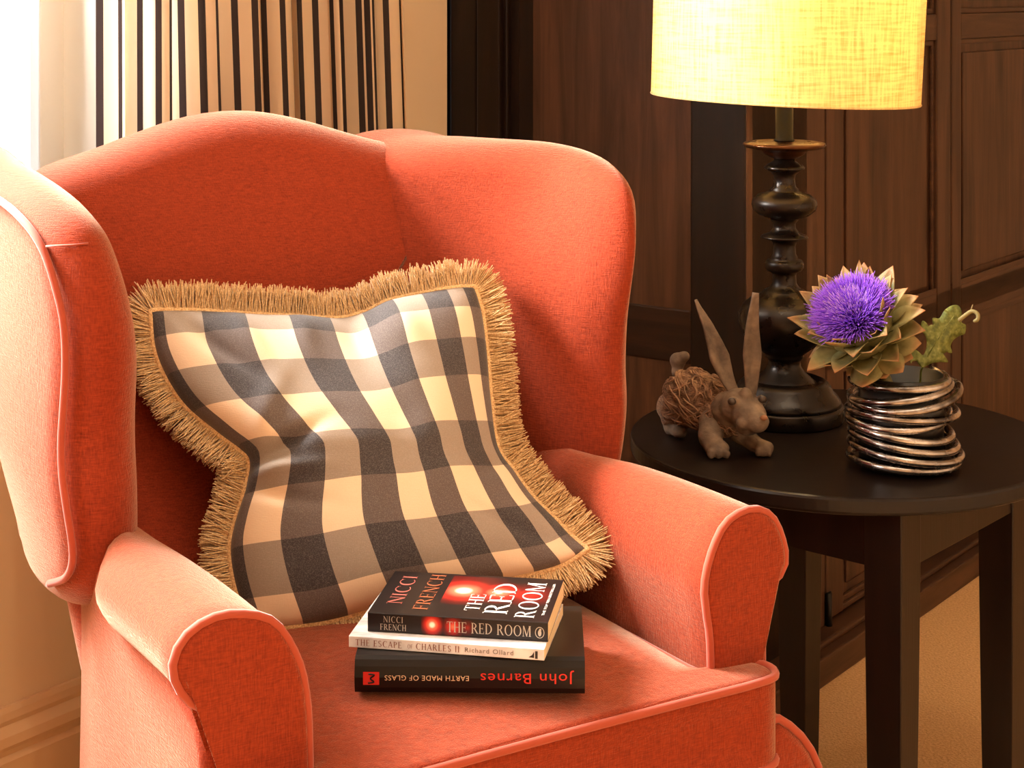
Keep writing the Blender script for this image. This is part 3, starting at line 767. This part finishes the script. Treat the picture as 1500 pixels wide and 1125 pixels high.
# ================================================================= SIDE TABLE
TC = Vector((.4757, 2.463, 0)); ZT = .58; TR_ = .304
ps = math.radians(40.2); E1 = Vector((math.sin(ps), math.cos(ps), 0)); E2 = Vector((math.cos(ps), -math.sin(ps), 0))
tab = empty('side_table', TC, 'round black-brown wooden side table with square tapered legs beside the armchair', 'table')
MB().lathe([(.001, ZT-.023), (TR_-.004, ZT-.023), (TR_-.001, ZT-.021), (TR_, ZT-.018), (TR_, ZT-.004), (TR_-.0012, ZT-.0012), (TR_-.004, ZT), (.001, ZT)], TC, 128).build('table_top', BLACKT, tab, False)
e, w = .1966, .054; zap = 1.22-.745
for (i, j) in ((-1, 1), (1, 1), (1, -1), (-1, -1)):
    cx, cy = i*(e-w/2), j*(e-w/2)
    R = []
    for z, hw in ((0, w*.40), (.25, w*.46), (zap, w/2), (ZT-.023, w/2)):
        R.append([TC+E1*(cx+dx*hw)+E2*(cy+dy*hw)+Zax*z for dx, dy in ((-1, -1), (1, -1), (1, 1), (-1, 1))])
    o = MB().rings(R).build('leg', BLACKW, tab, False); m = o.modifiers.new('edge', 'BEVEL'); m.width = .0015; m.segments = 2
for k in (-1, 1):
    MB().frame_box(TC, E1, E2, Zax, (-e+w, e-w), (k*(e-.012)-.009, k*(e-.012)+.009), (zap, ZT-.023), .001).build('apron', BLACKW, tab, False)
    MB().frame_box(TC, E1, E2, Zax, (k*(e-.012)-.009, k*(e-.012)+.009), (-e+w, e-w), (zap, ZT-.023), .001).build('apron', BLACKW, tab, False)

# ================================================================= TABLE LAMP
def lamp():
    LY = 2.565; LC = Vector(((1149-750)/F*LY, LY, 0)); sc = LY/F
    root = empty('table_lamp', LC+Vector((0, 0, ZT)), 'lit table lamp with turned black bronze column and pale linen drum shade', 'lamp')
    def zy(yc): return H-((140+yc/2.25)-HOR)*sc
    def rr(x): return x/2.25*sc
    k = lambda pr: [(rr(r), zy(y)) for r, y in pr][::-1]
    base_top = zy(1022)
    MB().lathe([(rr(60), ZT+.0005), (rr(190), ZT+.0005), (rr(194), ZT+.003), (rr(194), ZT+.021), (rr(191), ZT+.024), (rr(160), ZT+.0245)], LC, 64).build('base', LAMPM, root)
    MB().lathe([(rr(186), ZT+.0245), (rr(184), ZT+.030), (rr(172), ZT+.038), (rr(160), ZT+.043), (rr(152), ZT+.052), (rr(140), ZT+.058), (rr(118), ZT+.062), (rr(108), zy(958)), (rr(108), zy(948)), (rr(103), zy(940)), (rr(86), zy(926)), (rr(66), zy(908)), (rr(54), zy(890)), (rr(52), zy(872)), (rr(60), zy(862)), (rr(64), zy(858)), (rr(62), zy(852)), (rr(80), zy(838)), (rr(112), zy(815)), (rr(140), zy(782)), (rr(151), zy(745)), (rr(150), zy(718)), (rr(138), zy(690)), (rr(112), zy(668)), (rr(88), zy(657)), (rr(78), zy(652)), (rr(70), zy(644)), (rr(66), zy(640)), (rr(60), zy(638))], LC, 64).build('column', LAMPM, root)
    MB().lathe(k([(34, 205), (36, 215), (58, 228), (67, 236), (66, 241), (48, 250), (36, 262), (34, 275), (38, 300), (47, 308), (46, 313), (58, 317), (88, 327), (104, 342), (108, 358), (102, 376), (84, 392), (60, 402), (46, 406), (45, 410), (36, 422), (38, 438), (50, 452), (76, 462), (78, 467), (52, 474), (40, 482), (36, 496), (38, 522), (44, 533), (42, 537), (58, 542), (64, 552), (63, 566), (56, 576), (42, 582), (38, 590), (40, 618), (50, 632), (62, 638), (66, 641)]), LC, 64).build('column', LAMPM, root)
    MB().lathe(k([(28, 150), (110, 152), (133, 156), (136, 162), (128, 170), (92, 177), (72, 182), (66, 192), (46, 204), (34, 208)]), LC, 64).build('drip_plate', LAMPM2, root)
    MB().lathe([(rr(32), zy(150)), (rr(34), zy(146)), (rr(29), zy(142)), (rr(29), zy(-80)), (rr(20), zy(-82))], LC, 32).build('neck', simple('dark_lamp_neck', (12, 9, 8), .5, Specular_IOR_Level=.15), root)
    # shade, set slightly askew as in the room
    zb0 = H-(145-HOR)*sc; SH = .27; Rb = 194.5*sc; Rt = 198*sc
    M = Mat('linen_shade', (240, 214, 160), .9)
    ca = M.coord('Object', (260, 260, 16)); cb = M.coord('Object', (16, 16, 260))
    wv = M.math('ADD', M.noise(ca, 1, 3), M.noise(cb, 1, 3)); col = M.ramp(M.math('MULTIPLY', wv, .5), [(.32, (226, 186, 116)), (.56, (255, 238, 184))])
    M.color(col); tl = M.n('ShaderNodeBsdfTranslucent'); M.l(col, tl.inputs[0]); mx = M.n('ShaderNodeMixShader'); mx.inputs[0].default_value = .5
    M.l(M.b.outputs[0], mx.inputs[1]); M.l(tl.outputs[0], mx.inputs[2]); M.l(mx.outputs[0], M.out.inputs[0])
    tilt = Matrix.Rotation(math.radians(2.3), 4, 'Y'); n = 96
    V = []; Fc = []; rows = [(Rb, 0), (Rb, .004), (lerp(Rb, Rt, .5), SH/2), (Rt, SH-.004), (Rt, SH)]
    piv = LC+Vector((0, 0, zb0))
    for (r, z) in rows:
        for i in range(n): V.append(piv+tilt@Vector((r*math.cos(2*PI*i/n), r*math.sin(2*PI*i/n), z)))
    for j in range(len(rows)-1):
        for i in range(n): Fc.append((j*n+i, j*n+(i+1) % n, (j+1)*n+(i+1) % n, (j+1)*n+i))
    sh = link('lamp_shade', mesh('lamp_shade', V, Fc), M.m, root); md = sh.modifiers.new('thickness', 'SOLIDIFY'); md.thickness = .0012; md.offset = 0
    for zz_, r in ((.001, Rb), (SH-.001, Rt)):
        MB().tube([piv+tilt@Vector((r*math.cos(2*PI*i/n), r*math.sin(2*PI*i/n), zz_)) for i in range(n)], .0018, 6, True).build('shade_trim', M.m, sh)
    sp_ = MB()
    for a in (0, 2*PI/3, 4*PI/3): sp_.tube([piv+Vector((0, 0, SH*.78)), piv+tilt@Vector((Rt*math.cos(a), Rt*math.sin(a), SH*.92))], .0015, 6)
    sp_.build('shade_spider', LAMPM, sh)
    MB().lathe([(.012, 0), (.022, .004), (.024, .05), (.036, .054), (.036, .058), (.010, .074)], LC+Vector((0, 0, zb0+.012)), 32).build('bulb_holder_baffle', LAMPM, root)  # unseen holder, wide flange added to keep bulb light off the neck
    # bulb
    bc = LC+Vector((0, 0, zb0+.135)); bm_ = Mat('bulb_glass', (255, 240, 210), .3)
    bm_.b.inputs['Emission Color'].default_value = (1, .74, .41, 1); bm_.b.inputs['Emission Strength'].default_value = 135
    MB().lathe([(.012, -.05), (.014, -.03), (.024, -.012), (.030, .008), (.028, .026), (.016, .038), (.002, .041)], bc, 24).build('bulb', bm_.m, root)
lamp()

# ================================================================= CARVED RABBIT
def rabbit():
    FM = Mat('carved_weathered_wood', (104, 82, 64), .75)
    v = FM.coord('Object'); n1 = FM.noise(v, 35, 5); n2 = FM.noise(FM.coord('Object', (1, 1, 1.5)), 140, 4)
    c = FM.ramp(n1, [(.3, (78, 64, 54)), (.55, (126, 106, 88)), (.8, (168, 142, 116))]); FM.color(FM.mix(c, (60, 44, 34), M_ := FM.math('MULTIPLY', n2, .45)))
    FM.bump(FM.math('ADD', n1, n2), .5, .002)
    BM = Mat('carved_fur_wood', (92, 62, 44), .7)
    fv = BM.coord('Object', (26, 26, 120), (.5, .7, .4)); f1 = BM.noise(fv, 1.6, 4, .6, 2.2); f2 = BM.noise(BM.coord('Object', (26, 26, 130), (-.3, .9, .1)), 2.2, 4, .6, 2.5)
    fh = BM.math('MAXIMUM', BM.math('ABSOLUTE', BM.math('SUBTRACT', f1, .5)), BM.math('ABSOLUTE', BM.math('SUBTRACT', f2, .5)))
    BM.color(BM.ramp(fh, [(.02, (160, 122, 92)), (.10, (112, 80, 58)), (.26, (58, 40, 30))])); BM.bump(BM.math('SUBTRACT', .4, fh), 1.0, .006)
    root = empty('rabbit_figurine', at(1050, 650, 2.36)*1, 'carved brown wooden rabbit with long upright ears on the side table', 'figurine')
    root.location.z = ZT
    parts = MB()
    def ell(mb, c, r, rot=None, seg=16):
        bm = bmesh.new(); bmesh.ops.create_uvsphere(bm, u_segments=seg, v_segments=seg//2+2, radius=1); rm = rot or Matrix.Identity(3)
        bm.verts.index_update(); mb.add([c+rm@Vector((q.co.x*r[0], q.co.y*r[1], q.co.z*r[2])) for q in bm.verts], [[q.index for q in f.verts] for f in bm.faces]); bm.free()
    def limb(mb, pts, rad):
        for k in range(len(pts)-1):
            for i in range(7): t = i/6; r = lerp(rad[k], rad[k+1], t); ell(mb, pts[k].lerp(pts[k+1], t), (r, r, r), None, 12)
    def remesh(mb, name, mat, parent, vs, sm=6, disp=None):
        me = mesh(name, mb.v, mb.f); o = bpy.data.objects.new(name, me); COL.objects.link(o)
        r = o.modifiers.new('r', 'REMESH'); r.mode = 'VOXEL'; r.voxel_size = vs; s = o.modifiers.new('s', 'SMOOTH'); s.iterations = sm; s.factor = .5
        dg = bpy.context.evaluated_depsgraph_get(); m2 = bpy.data.meshes.new_from_object(o.evaluated_get(dg)); bpy.data.objects.remove(o)
        if disp:
            m2.update(); nn = [q.normal.copy() for q in m2.vertices]
            for q, nv in zip(m2.vertices, nn): q.co += nv*disp(q.co)
        return link(name, m2, mat, parent)
    s = 2.42/F
    # body
    hump, mid, chest = at(1012, 583, 2.46), at(1035, 590, 2.43), at(1062, 612, 2.40)
    ell(parts, hump, (.040, .038, .043)); ell(parts, mid, (.040, .036, .040)); ell(parts, chest, (.032, .030, .030))
    ell(parts, at(985, 600, 2.47), (.022, .026, .026))
    body = remesh(parts, 'body', BM.m, root, .003, 5, lambda c: .0022*math.sin(70*(c.x*9+c.z*6)/6+9*noise.noise(c*38)) )
    rf = random.Random(4); st = MB()
    for c, r, k in ((hump, (.040, .038, .043), 90), (mid, (.040, .036, .040), 80), (chest, (.032, .030, .030), 40)):
        for _ in range(k):
            a = rf.uniform(-PI, .35) if rf.random() < .85 else rf.uniform(-PI, PI); e_ = rf.uniform(-.7, 1.3); pts = []; da = rf.uniform(.35, .8)*(1 if rf.random() < .8 else -1); de = rf.uniform(-.75, -.2)
            for i in range(7):
                t = i/6; aa = a+da*t+.10*math.sin(t*5+a*3); ee = e_+de*t
                d = Vector((math.cos(ee)*math.cos(aa), math.cos(ee)*math.sin(aa), math.sin(ee)))
                pts.append(c+Vector((d.x*r[0], d.y*r[1], d.z*r[2]))*1.035)
            if min(q.z for q in pts) > ZT+.02: st.tube(pts, [.0005, .0011, .0013, .0013, .0012, .0010, .0004], 5)
    FS = Mat('pale_carved_ridges', (158, 118, 88), .75); FS.color(FS.ramp(FS.noise(FS.coord('Object'), 60, 3), [(.3, (104, 74, 54)), (.7, (176, 138, 106))]))
    prop(st.build('fur_ridges', FS.m, body), kind='stuff')
    # legs and paws
    lg = MB()
    fz = ZT
    def foot(px, py, Y, back, scale=1):
        p = at(px, py, Y); p.z = fz+.012; return p
    hf = foot(985, 625, 2.47, 1); limb(lg, [at(984, 604, 2.47), hf], [.019, .013]); ell(lg, hf+Vector((.008, -.012, -.001)), (.013, .024, .011))
    hf2 = foot(1040, 610, 2.53, 1); limb(lg, [at(1025, 590, 2.50), hf2], [.018, .012]); ell(lg, hf2+Vector((.008, -.012, -.001)), (.013, .022, .011))
    f1 = foot(1046, 655, 2.36, 0); limb(lg, [at(1046, 615, 2.40), at(1040, 640, 2.375), f1], [.022, .017, .014]); ell(lg, f1+Vector((.004, -.004, .0)), (.017, .018, .012))
    f2 = foot(1112, 650, 2.365, 0); limb(lg, [at(1076, 625, 2.40), at(1098, 645, 2.385), f2], [.018, .013, .011]); ell(lg, f2+Vector((.006, -.004, -.001)), (.014, .014, .0105))
    for (p, w_) in ((f1, .017), (f2, .013)):
        for k in (-1, 0, 1): ell(lg, p+Vector((.004+k*w_*.62, -.019 if p is f1 else -.013, -.004)), (w_*.33, .006, .0078), None, 10)
    remesh(lg, 'legs', FM.m, root, .0026, 4, lambda c: .0008*noise.noise(c*120))
    # head
    hd = MB()
    hc = at(1084, 596, 2.365); mz = at(1108, 618, 2.325)
    ell(hd, hc, (.029, .029, .026)); ell(hd, hc.lerp(mz, .55), (.025, .025, .021)); ell(hd, mz, (.018, .017, .015)); ell(hd, at(1096, 626, 2.335), (.017, .015, .011))
    ell(hd, at(1068, 600, 2.385), (.026, .026, .026))
    ell(hd, at(1074, 588, 2.340), (.0085, .006, .007), None, 10); ell(hd, at(1115, 585, 2.350), (.007, .006, .007), None, 10)
    ell(hd, at(1092, 580, 2.35), (.010, .010, .012))
    ell(hd, at(1118, 613, 2.312), (.0055, .005, .0045), None, 10)
    for (px, py) in ((1088, 620), (1114, 622)): ell(hd, at(px, py, 2.322), (.010, .008, .009), None, 10)
    head = remesh(hd, 'head', FM.m, root, .0024, 3, lambda c: .0009*noise.noise(c*90))
    EY = simple('dark_carved_eye', (56, 44, 37), .4)
    for (px, py, Y) in ((1072, 588, 2.333), (1117, 585, 2.345)):
        m = MB(); ell(m, at(px, py, Y), (.0062, .004, .0055), None, 12); m.build('eye', EY, head)
    m = MB(); ell(m, at(1119, 612, 2.307), (.0052, .004, .0038), None, 12); m.build('nose', simple('worn_nose_wood', (146, 100, 68), .7), head)
    # ears: long hollow blades
    def ear(name, pts, wid, Y0, Y1, roll):
        P3 = [at(x, y, lerp(Y0, Y1, i/(len(pts)-1))) for i, (x, y) in enumerate(pts)]; P3 = smooth_open(P3, 26); wd = smooth_open([Vector((q, 0, 0)) for q in wid], 200); R = []
        for i, p in enumerate(P3):
            w_ = wd[int(i/25*199)].x*s; t = (P3[min(i+1, 25)]-P3[max(i-1, 0)]).normalized()
            xa = Vector((math.cos(roll), math.sin(roll), 0)); xa = (xa-t*xa.dot(t)).normalized(); ya = xa.cross(t).normalized()
            if ya.y > 0: ya = -ya
            ring = []
            for k in range(20):
                a = 2*PI*k/20; x = math.cos(a)*w_; y = math.sin(a)*w_*.42
                if math.sin(a) > 0: y -= w_*.42*math.exp(-(math.cos(a)/.5)**2)*min(1, i/6)*min(1, (25-i)/4)   # hollow on the front
                ring.append(p+xa*x+ya*y+Vector((0, 0, .0012*noise.noise(p*90+Vector((k, 0, 0))))))
            R.append(ring)
        MB().rings(R).build(name, FM.m, root)
    ear('ear', [(1082, 582), (1068, 560), (1053, 520), (1038, 480), (1026, 455), (1019, 439)], [7, 12, 17, 15, 9, 2.5], 2.375, 2.40, .5)
    ear('ear', [(1099, 582), (1101, 560), (1102, 520), (1102, 480), (1105, 450), (1107, 429)], [8, 9, 14, 14, 10, 5], 2.365, 2.37, .2)
    m = MB(); ell(m, at(993, 528, 2.49), (.0125, .012, .012)); ell(m, at(1002, 522, 2.485), (.009, .009, .008)); limb(m, [at(992, 545, 2.488), at(994, 530, 2.49)], [.009, .009]); remesh(m, 'tail', FM.m, root, .0026, 3)
rabbit()

# ================================================================= COIL VASE WITH ARTICHOKE
VC = Vector(((1320-750)/F*2.31, 2.31, 0))
def vase():
    root = empty('coil_vase', VC+Vector((0, 0, ZT)), 'dark metal coil vase of wound tube on the side table holding an artichoke flower', 'vase')
    M = Mat('worn_nickel_tube', (176, 164, 150), .2, Metallic=1.0)
    n = M.noise(M.coord('Object'), 26, 5); M.color(M.ramp(n, [(.3, (74, 68, 66)), (.5, (160, 154, 150)), (.75, (222, 220, 220))]))
    M.l(M.ramp(M.noise(M.coord('Object'), 60, 3), [(.3, (.12, .12, .12, 1)), (.75, (.36, .36, .36, 1))]), M.b.inputs['Roughness'])
    r = random.Random(11); turns = 9; pts = []; tr = .0052
    tx = [r.uniform(-.006, .006) for _ in range(turns+2)]; ty = [r.uniform(-.004, .004) for _ in range(turns+2)]
    # tilt of the successive turns (rise towards the left, as seen)
    tilt = [.012, .008, .011, .012, .010, -.006, .009, -.014, -.004, .004, .0]
    off = [(0, 0), (.004, 0), (.006, -.002), (.002, 0), (-.003, 0), (-.003, .003), (.003, 0), (.004, -.004), (-.001, 0), (-.002, 0), (0, 0)]
    rad = [.070, .072, .073, .071, .069, .068, .071, .072, .066, .063, .062]
    steps = 44
    zz_ = [0, .0125, .026, .039, .0525, .066, .080, .093, .106, .119, .132]
    for i in range(turns*steps+1):
        a = 2*PI*i/steps; t = i/steps; k = int(min(t, turns-1e-6)); f = t-k; f = f*f*(3-2*f)
        g = lambda A: lerp(A[k], A[k+1], f)
        R = g(rad); z = lerp(zz_[k], zz_[k+1], t-k); ti = g(tilt); ox = lerp(off[k][0], off[k+1][0], f); oy = lerp(off[k][1], off[k+1][1], f)
        x, y = R*math.cos(a+.6), R*math.sin(a+.6)
        z = ZT+tr+.001+z-ti*(x/R)*min(1, t/1.2)+.003*(y/R)*min(1, t)
        pts.append(VC+Vector((x+ox, y+oy, max(z, ZT+tr+.0004))))
    MB().tube(pts, tr, 14).build('coil', M.m, root)
    MB().lathe([(.045, ZT+.002), (.056, ZT+.003), (.057, ZT+.125), (.054, ZT+.125), (.054, ZT+.012), (.002, ZT+.010)], VC, 40).build('liner', simple('dark_glass_liner', (20, 17, 15), .4), root)
vase()

def leaf_mesh(length, width, cup, curl, n=7, wf=None):
    """pointed bract: grid in local x (across), y (along), z (up)"""
    V, Fc = [], []; m = 5
    for i in range(n+1):
        t = i/n; w = width*(wf(t) if wf else (math.sin(PI*min(1, (t*.78+.22)))**.9))
        if i == n: w = width*.02
        for k in range(m):
            x = (k/(m-1)*2-1); V.append(Vector((x*w/2, length*t*math.cos(curl*t), length*math.sin(curl*t)*t+cup*(x*x)*w)))
    for i in range(n):
        for k in range(m-1): Fc.append((i*m+k, i*m+k+1, (i+1)*m+k+1, (i+1)*m+k))
    return V, Fc
def artichoke():
    HC = at(1260, 480, 2.29)
    ax = Vector((-.44, -.50, .74)).normalized()
    root = empty('artichoke_flower', at(1300, 560, 2.33), 'flowering artichoke with purple thistle head and dry green bracts in the vase', 'flower')
    G1 = Mat('dry_bract_green', (142, 126, 72), .6)
    n = G1.noise(G1.coord('Object'), 45, 4); uvn = G1.n('ShaderNodeAttribute'); uvn.attribute_name = 'tip'
    base = G1.ramp(n, [(.3, (104, 100, 62)), (.55, (150, 144, 94)), (.8, (188, 174, 122))])
    G1.color(G1.mix(base, (176, 96, 52), G1.ramp(uvn.outputs['Fac'], [(.62, (0, 0, 0, 1)), (1, (.65, .65, .65, 1))])))
    tl = G1.n('ShaderNodeBsdfTranslucent'); tl.inputs[0].default_value = lin((150, 130, 70)); mx = G1.n('ShaderNodeMixShader'); mx.inputs[0].default_value = .2
    G1.l(G1.b.outputs[0], mx.inputs[1]); G1.l(tl.outputs[0], mx.inputs[2]); G1.l(mx.outputs[0], G1.out.inputs[0])
    # receptacle
    Rm = ax.to_track_quat('Z', 'Y').to_matrix()
    rc = MB(); prof = [(.004, -.048), (.022, -.042), (.038, -.028), (.046, -.008), (.046, .008), (.040, .022), (.02, .026), (.002, .027)]
    nn = 24
    rings = [[HC+Rm@Vector((r*math.cos(2*PI*k/nn), r*math.sin(2*PI*k/nn), z)) for k in range(nn)] for r, z in prof]
    rc.rings(rings); rc.build('receptacle', G1.m, root)
    rnd = random.Random(5)
    rows = [(-.040, .026, 7, .040, .038, 1.75, .0), (-.030, .038, 9, .048, .042, 1.42, .3), (-.016, .045, 11, .054, .042, 1.12, .1), (-.002, .047, 12, .058, .038, .86, .35), (.010, .045, 12, .060, .032, .60, .0), (.016, .042, 8, .050, .022, .50, .2)]
    for (z, r, cnt, ln, wd, splay, ph) in rows:
        for k in range(cnt):
            a = 2*PI*(k+ph)/cnt+rnd.uniform(-.08, .08); L = ln*rnd.uniform(.85, 1.15); sp_ = splay+rnd.uniform(-.22, .26)
            V, Fc = leaf_mesh(L, wd*rnd.uniform(.85, 1.1), .16, rnd.uniform(-.35, .15))
            rad = Vector((math.cos(a), math.sin(a), 0)); tan = Vector((-math.sin(a), math.cos(a), 0))
            d = (rad*math.sin(sp_)+Vector((0, 0, 1))*math.cos(sp_)); nrm = tan.cross(d)
            if nrm.dot(rad) > 0: nrm = -nrm
            B = Vector((0, 0, z))+rad*r*.93
            pts = [HC+Rm@(B+tan*v.x+d*(v.y-.006)+nrm*v.z) for v in V]
            me = mesh('bract', pts, Fc); at_ = me.attributes.new('tip', 'FLOAT', 'POINT')
            for i, v in enumerate(V): at_.data[i].value = max(0, v.y/L)
            o = link('bract', me, G1.m, root); md = o.modifiers.new('thickness', 'SOLIDIFY'); md.thickness = .0012
    # florets
    PM = Mat('purple_florets', (150, 84, 220), .6); an = PM.n('ShaderNodeAttribute'); an.attribute_name = 'tip'
    PM.color(PM.ramp(an.outputs['Fac'], [(0, (92, 48, 120)), (.45, (128, 66, 206)), (.8, (160, 96, 236)), (1, (226, 190, 226))]))
    VV, FF, TT = [], [], []
    for i in range(2600):
        # direction in a wide cap
        t = (i+.5)/2600; th = math.acos(1-t*(1-math.cos(1.22))); a = i*2.399963+rnd.uniform(-.1, .1)
        d = Vector((math.sin(th)*math.cos(a), math.sin(th)*math.sin(a), math.cos(th)))
        inner = th < .62
        L = (.041 if not inner else .033)*rnd.uniform(.86, 1.1); b0 = Vector((d.x*.021, d.y*.021, .020+.006*d.z)); bend = Vector((rnd.gauss(0, .18), rnd.gauss(0, .18), .10))
        pale = inner and rnd.random() < .55
        p = [b0+d*L*g+bend*L*.5*g*g for g in (0, .5, .8, 1)]
        e1 = d.orthogonal().normalized(); e2 = d.cross(e1); s0 = len(VV); w_ = .00075
        for m in range(4):
            for q in range(3):
                an_ = 2*PI*q/3; VV.append(HC+Rm@(p[m]+(e1*math.cos(an_)+e2*math.sin(an_))*w_*(1, 1, .9, .35)[m])); TT.append((0, .5, .78, 1)[m] if pale else (0, .4, .62, .85)[m])
        for m in range(3):
            for q in range(3): FF.append((s0+m*3+q, s0+m*3+(q+1) % 3, s0+(m+1)*3+(q+1) % 3, s0+(m+1)*3+q))
    me = bpy.data.meshes.new('florets'); me.from_pydata([tuple(v) for v in VV], [], FF); at_ = me.attributes.new('tip', 'FLOAT', 'POINT'); at_.data.foreach_set('value', TT)
    prop(link('florets', me, PM.m, root), kind='stuff', label='purple thistle florets')
    # stem into the vase
    e = VC+Vector((-.005, .0, ZT+.014)); st = smooth_open([HC-ax*.03, HC-ax*.055, VC+Vector((-.012, -.0, ZT+.09)), e], 16)
    MB().tube(st, .008, 10).build('stem', G1.m, root)
artichoke()

def sprig():
    root = empty('green_leaf', at(1345, 545, 2.32), 'lobed green leaf with curled tip standing in the coil vase', 'leaf')
    LM = Mat('green_leaf', (112, 124, 52), .5); v = LM.coord('Object'); n = LM.noise(v, 180, 4); LM.color(LM.ramp(n, [(.35, (84, 94, 40)), (.55, (122, 132, 62)), (.75, (166, 170, 104))])); LM.bump(n, .4, .001)
    tl = LM.n('ShaderNodeBsdfTranslucent'); tl.inputs[0].default_value = lin((130, 140, 50)); mx = LM.n('ShaderNodeMixShader'); mx.inputs[0].default_value = .25
    LM.l(LM.b.outputs[0], mx.inputs[1]); LM.l(tl.outputs[0], mx.inputs[2]); LM.l(mx.outputs[0], LM.out.inputs[0])
    ol = [(1350, 538), (1342, 528), (1337, 516), (1335, 533), (1331, 520), (1336, 512), (1344, 514), (1352, 520), (1357, 508), (1356, 494), (1349, 482), (1351, 470), (1358, 474), (1364, 486), (1367, 478), (1366, 466), (1376, 466), (1384, 454), (1396, 447), (1405, 449), (1409, 460), (1408, 472), (1414, 476), (1413, 488), (1404, 492), (1396, 498), (1392, 506), (1394, 516), (1388, 516), (1382, 508), (1376, 512), (1384, 522), (1388, 530), (1376, 530), (1364, 532), (1356, 536)]
    pts = smooth_closed([(a, b, 0) for a, b in ol], 200)
    pts2 = [Vector((p.x, p.y)) for p in pts]
    mid = lambda x, y: 2.318+.0004*(x-1370)+.00035*abs((x-1350)*.78-(540-y)*.62)-.00000*x
    # triangulated blade with its own relief and thickness
    bm = bmesh.new(); vs = [bm.verts.new((p.x, p.y, 0)) for p in pts2]; f = bm.faces.new(vs); bmesh.ops.triangulate(bm, faces=[f]); bmesh.ops.subdivide_edges(bm, edges=bm.edges[:], cuts=2, use_grid_fill=True); bmesh.ops.triangulate(bm, faces=bm.faces[:])
    for q in bm.verts:
        x, y = q.co.x, q.co.y; q.co = at(x, y, mid(x, y)+.004*noise.noise(Vector((x*.05, y*.05, 0))))
    me = bpy.data.meshes.new('blade'); bm.to_mesh(me); bm.free()
    o = link('blade', me, LM.m, root); md = o.modifiers.new('thickness', 'SOLIDIFY'); md.thickness = .001
    MB().tube(smooth_open([VC+Vector((.02, .0, ZT+.012)), at(1348, 560, 2.325), at(1352, 536, 2.316), at(1375, 496, 2.313), at(1398, 462, 2.316)], 24), [.0022-.0014*i/23 for i in range(24)], 8).build('midrib', LM.m, root)
    # curled dry shoot at the tip
    DR = simple('dry_leaf_tip', (120, 104, 66), .7)
    MB().tube(smooth_open([at(1404, 470, 2.32), at(1414, 462, 2.318), at(1424, 456, 2.316), at(1432, 460, 2.313), at(1432, 468, 2.312), at(1426, 471, 2.314)], 20), [.0022, .003]+[.0028]*16+[.0024, .0016], 8).build('curled_tip', simple('curled_leaf_tip', (128, 118, 74), .7), root)
    MB().tube([at(1422, 456, 2.317), at(1425, 446, 2.317)], [.0012, .0005], 6).build('curled_tip', DR, root)
sprig()
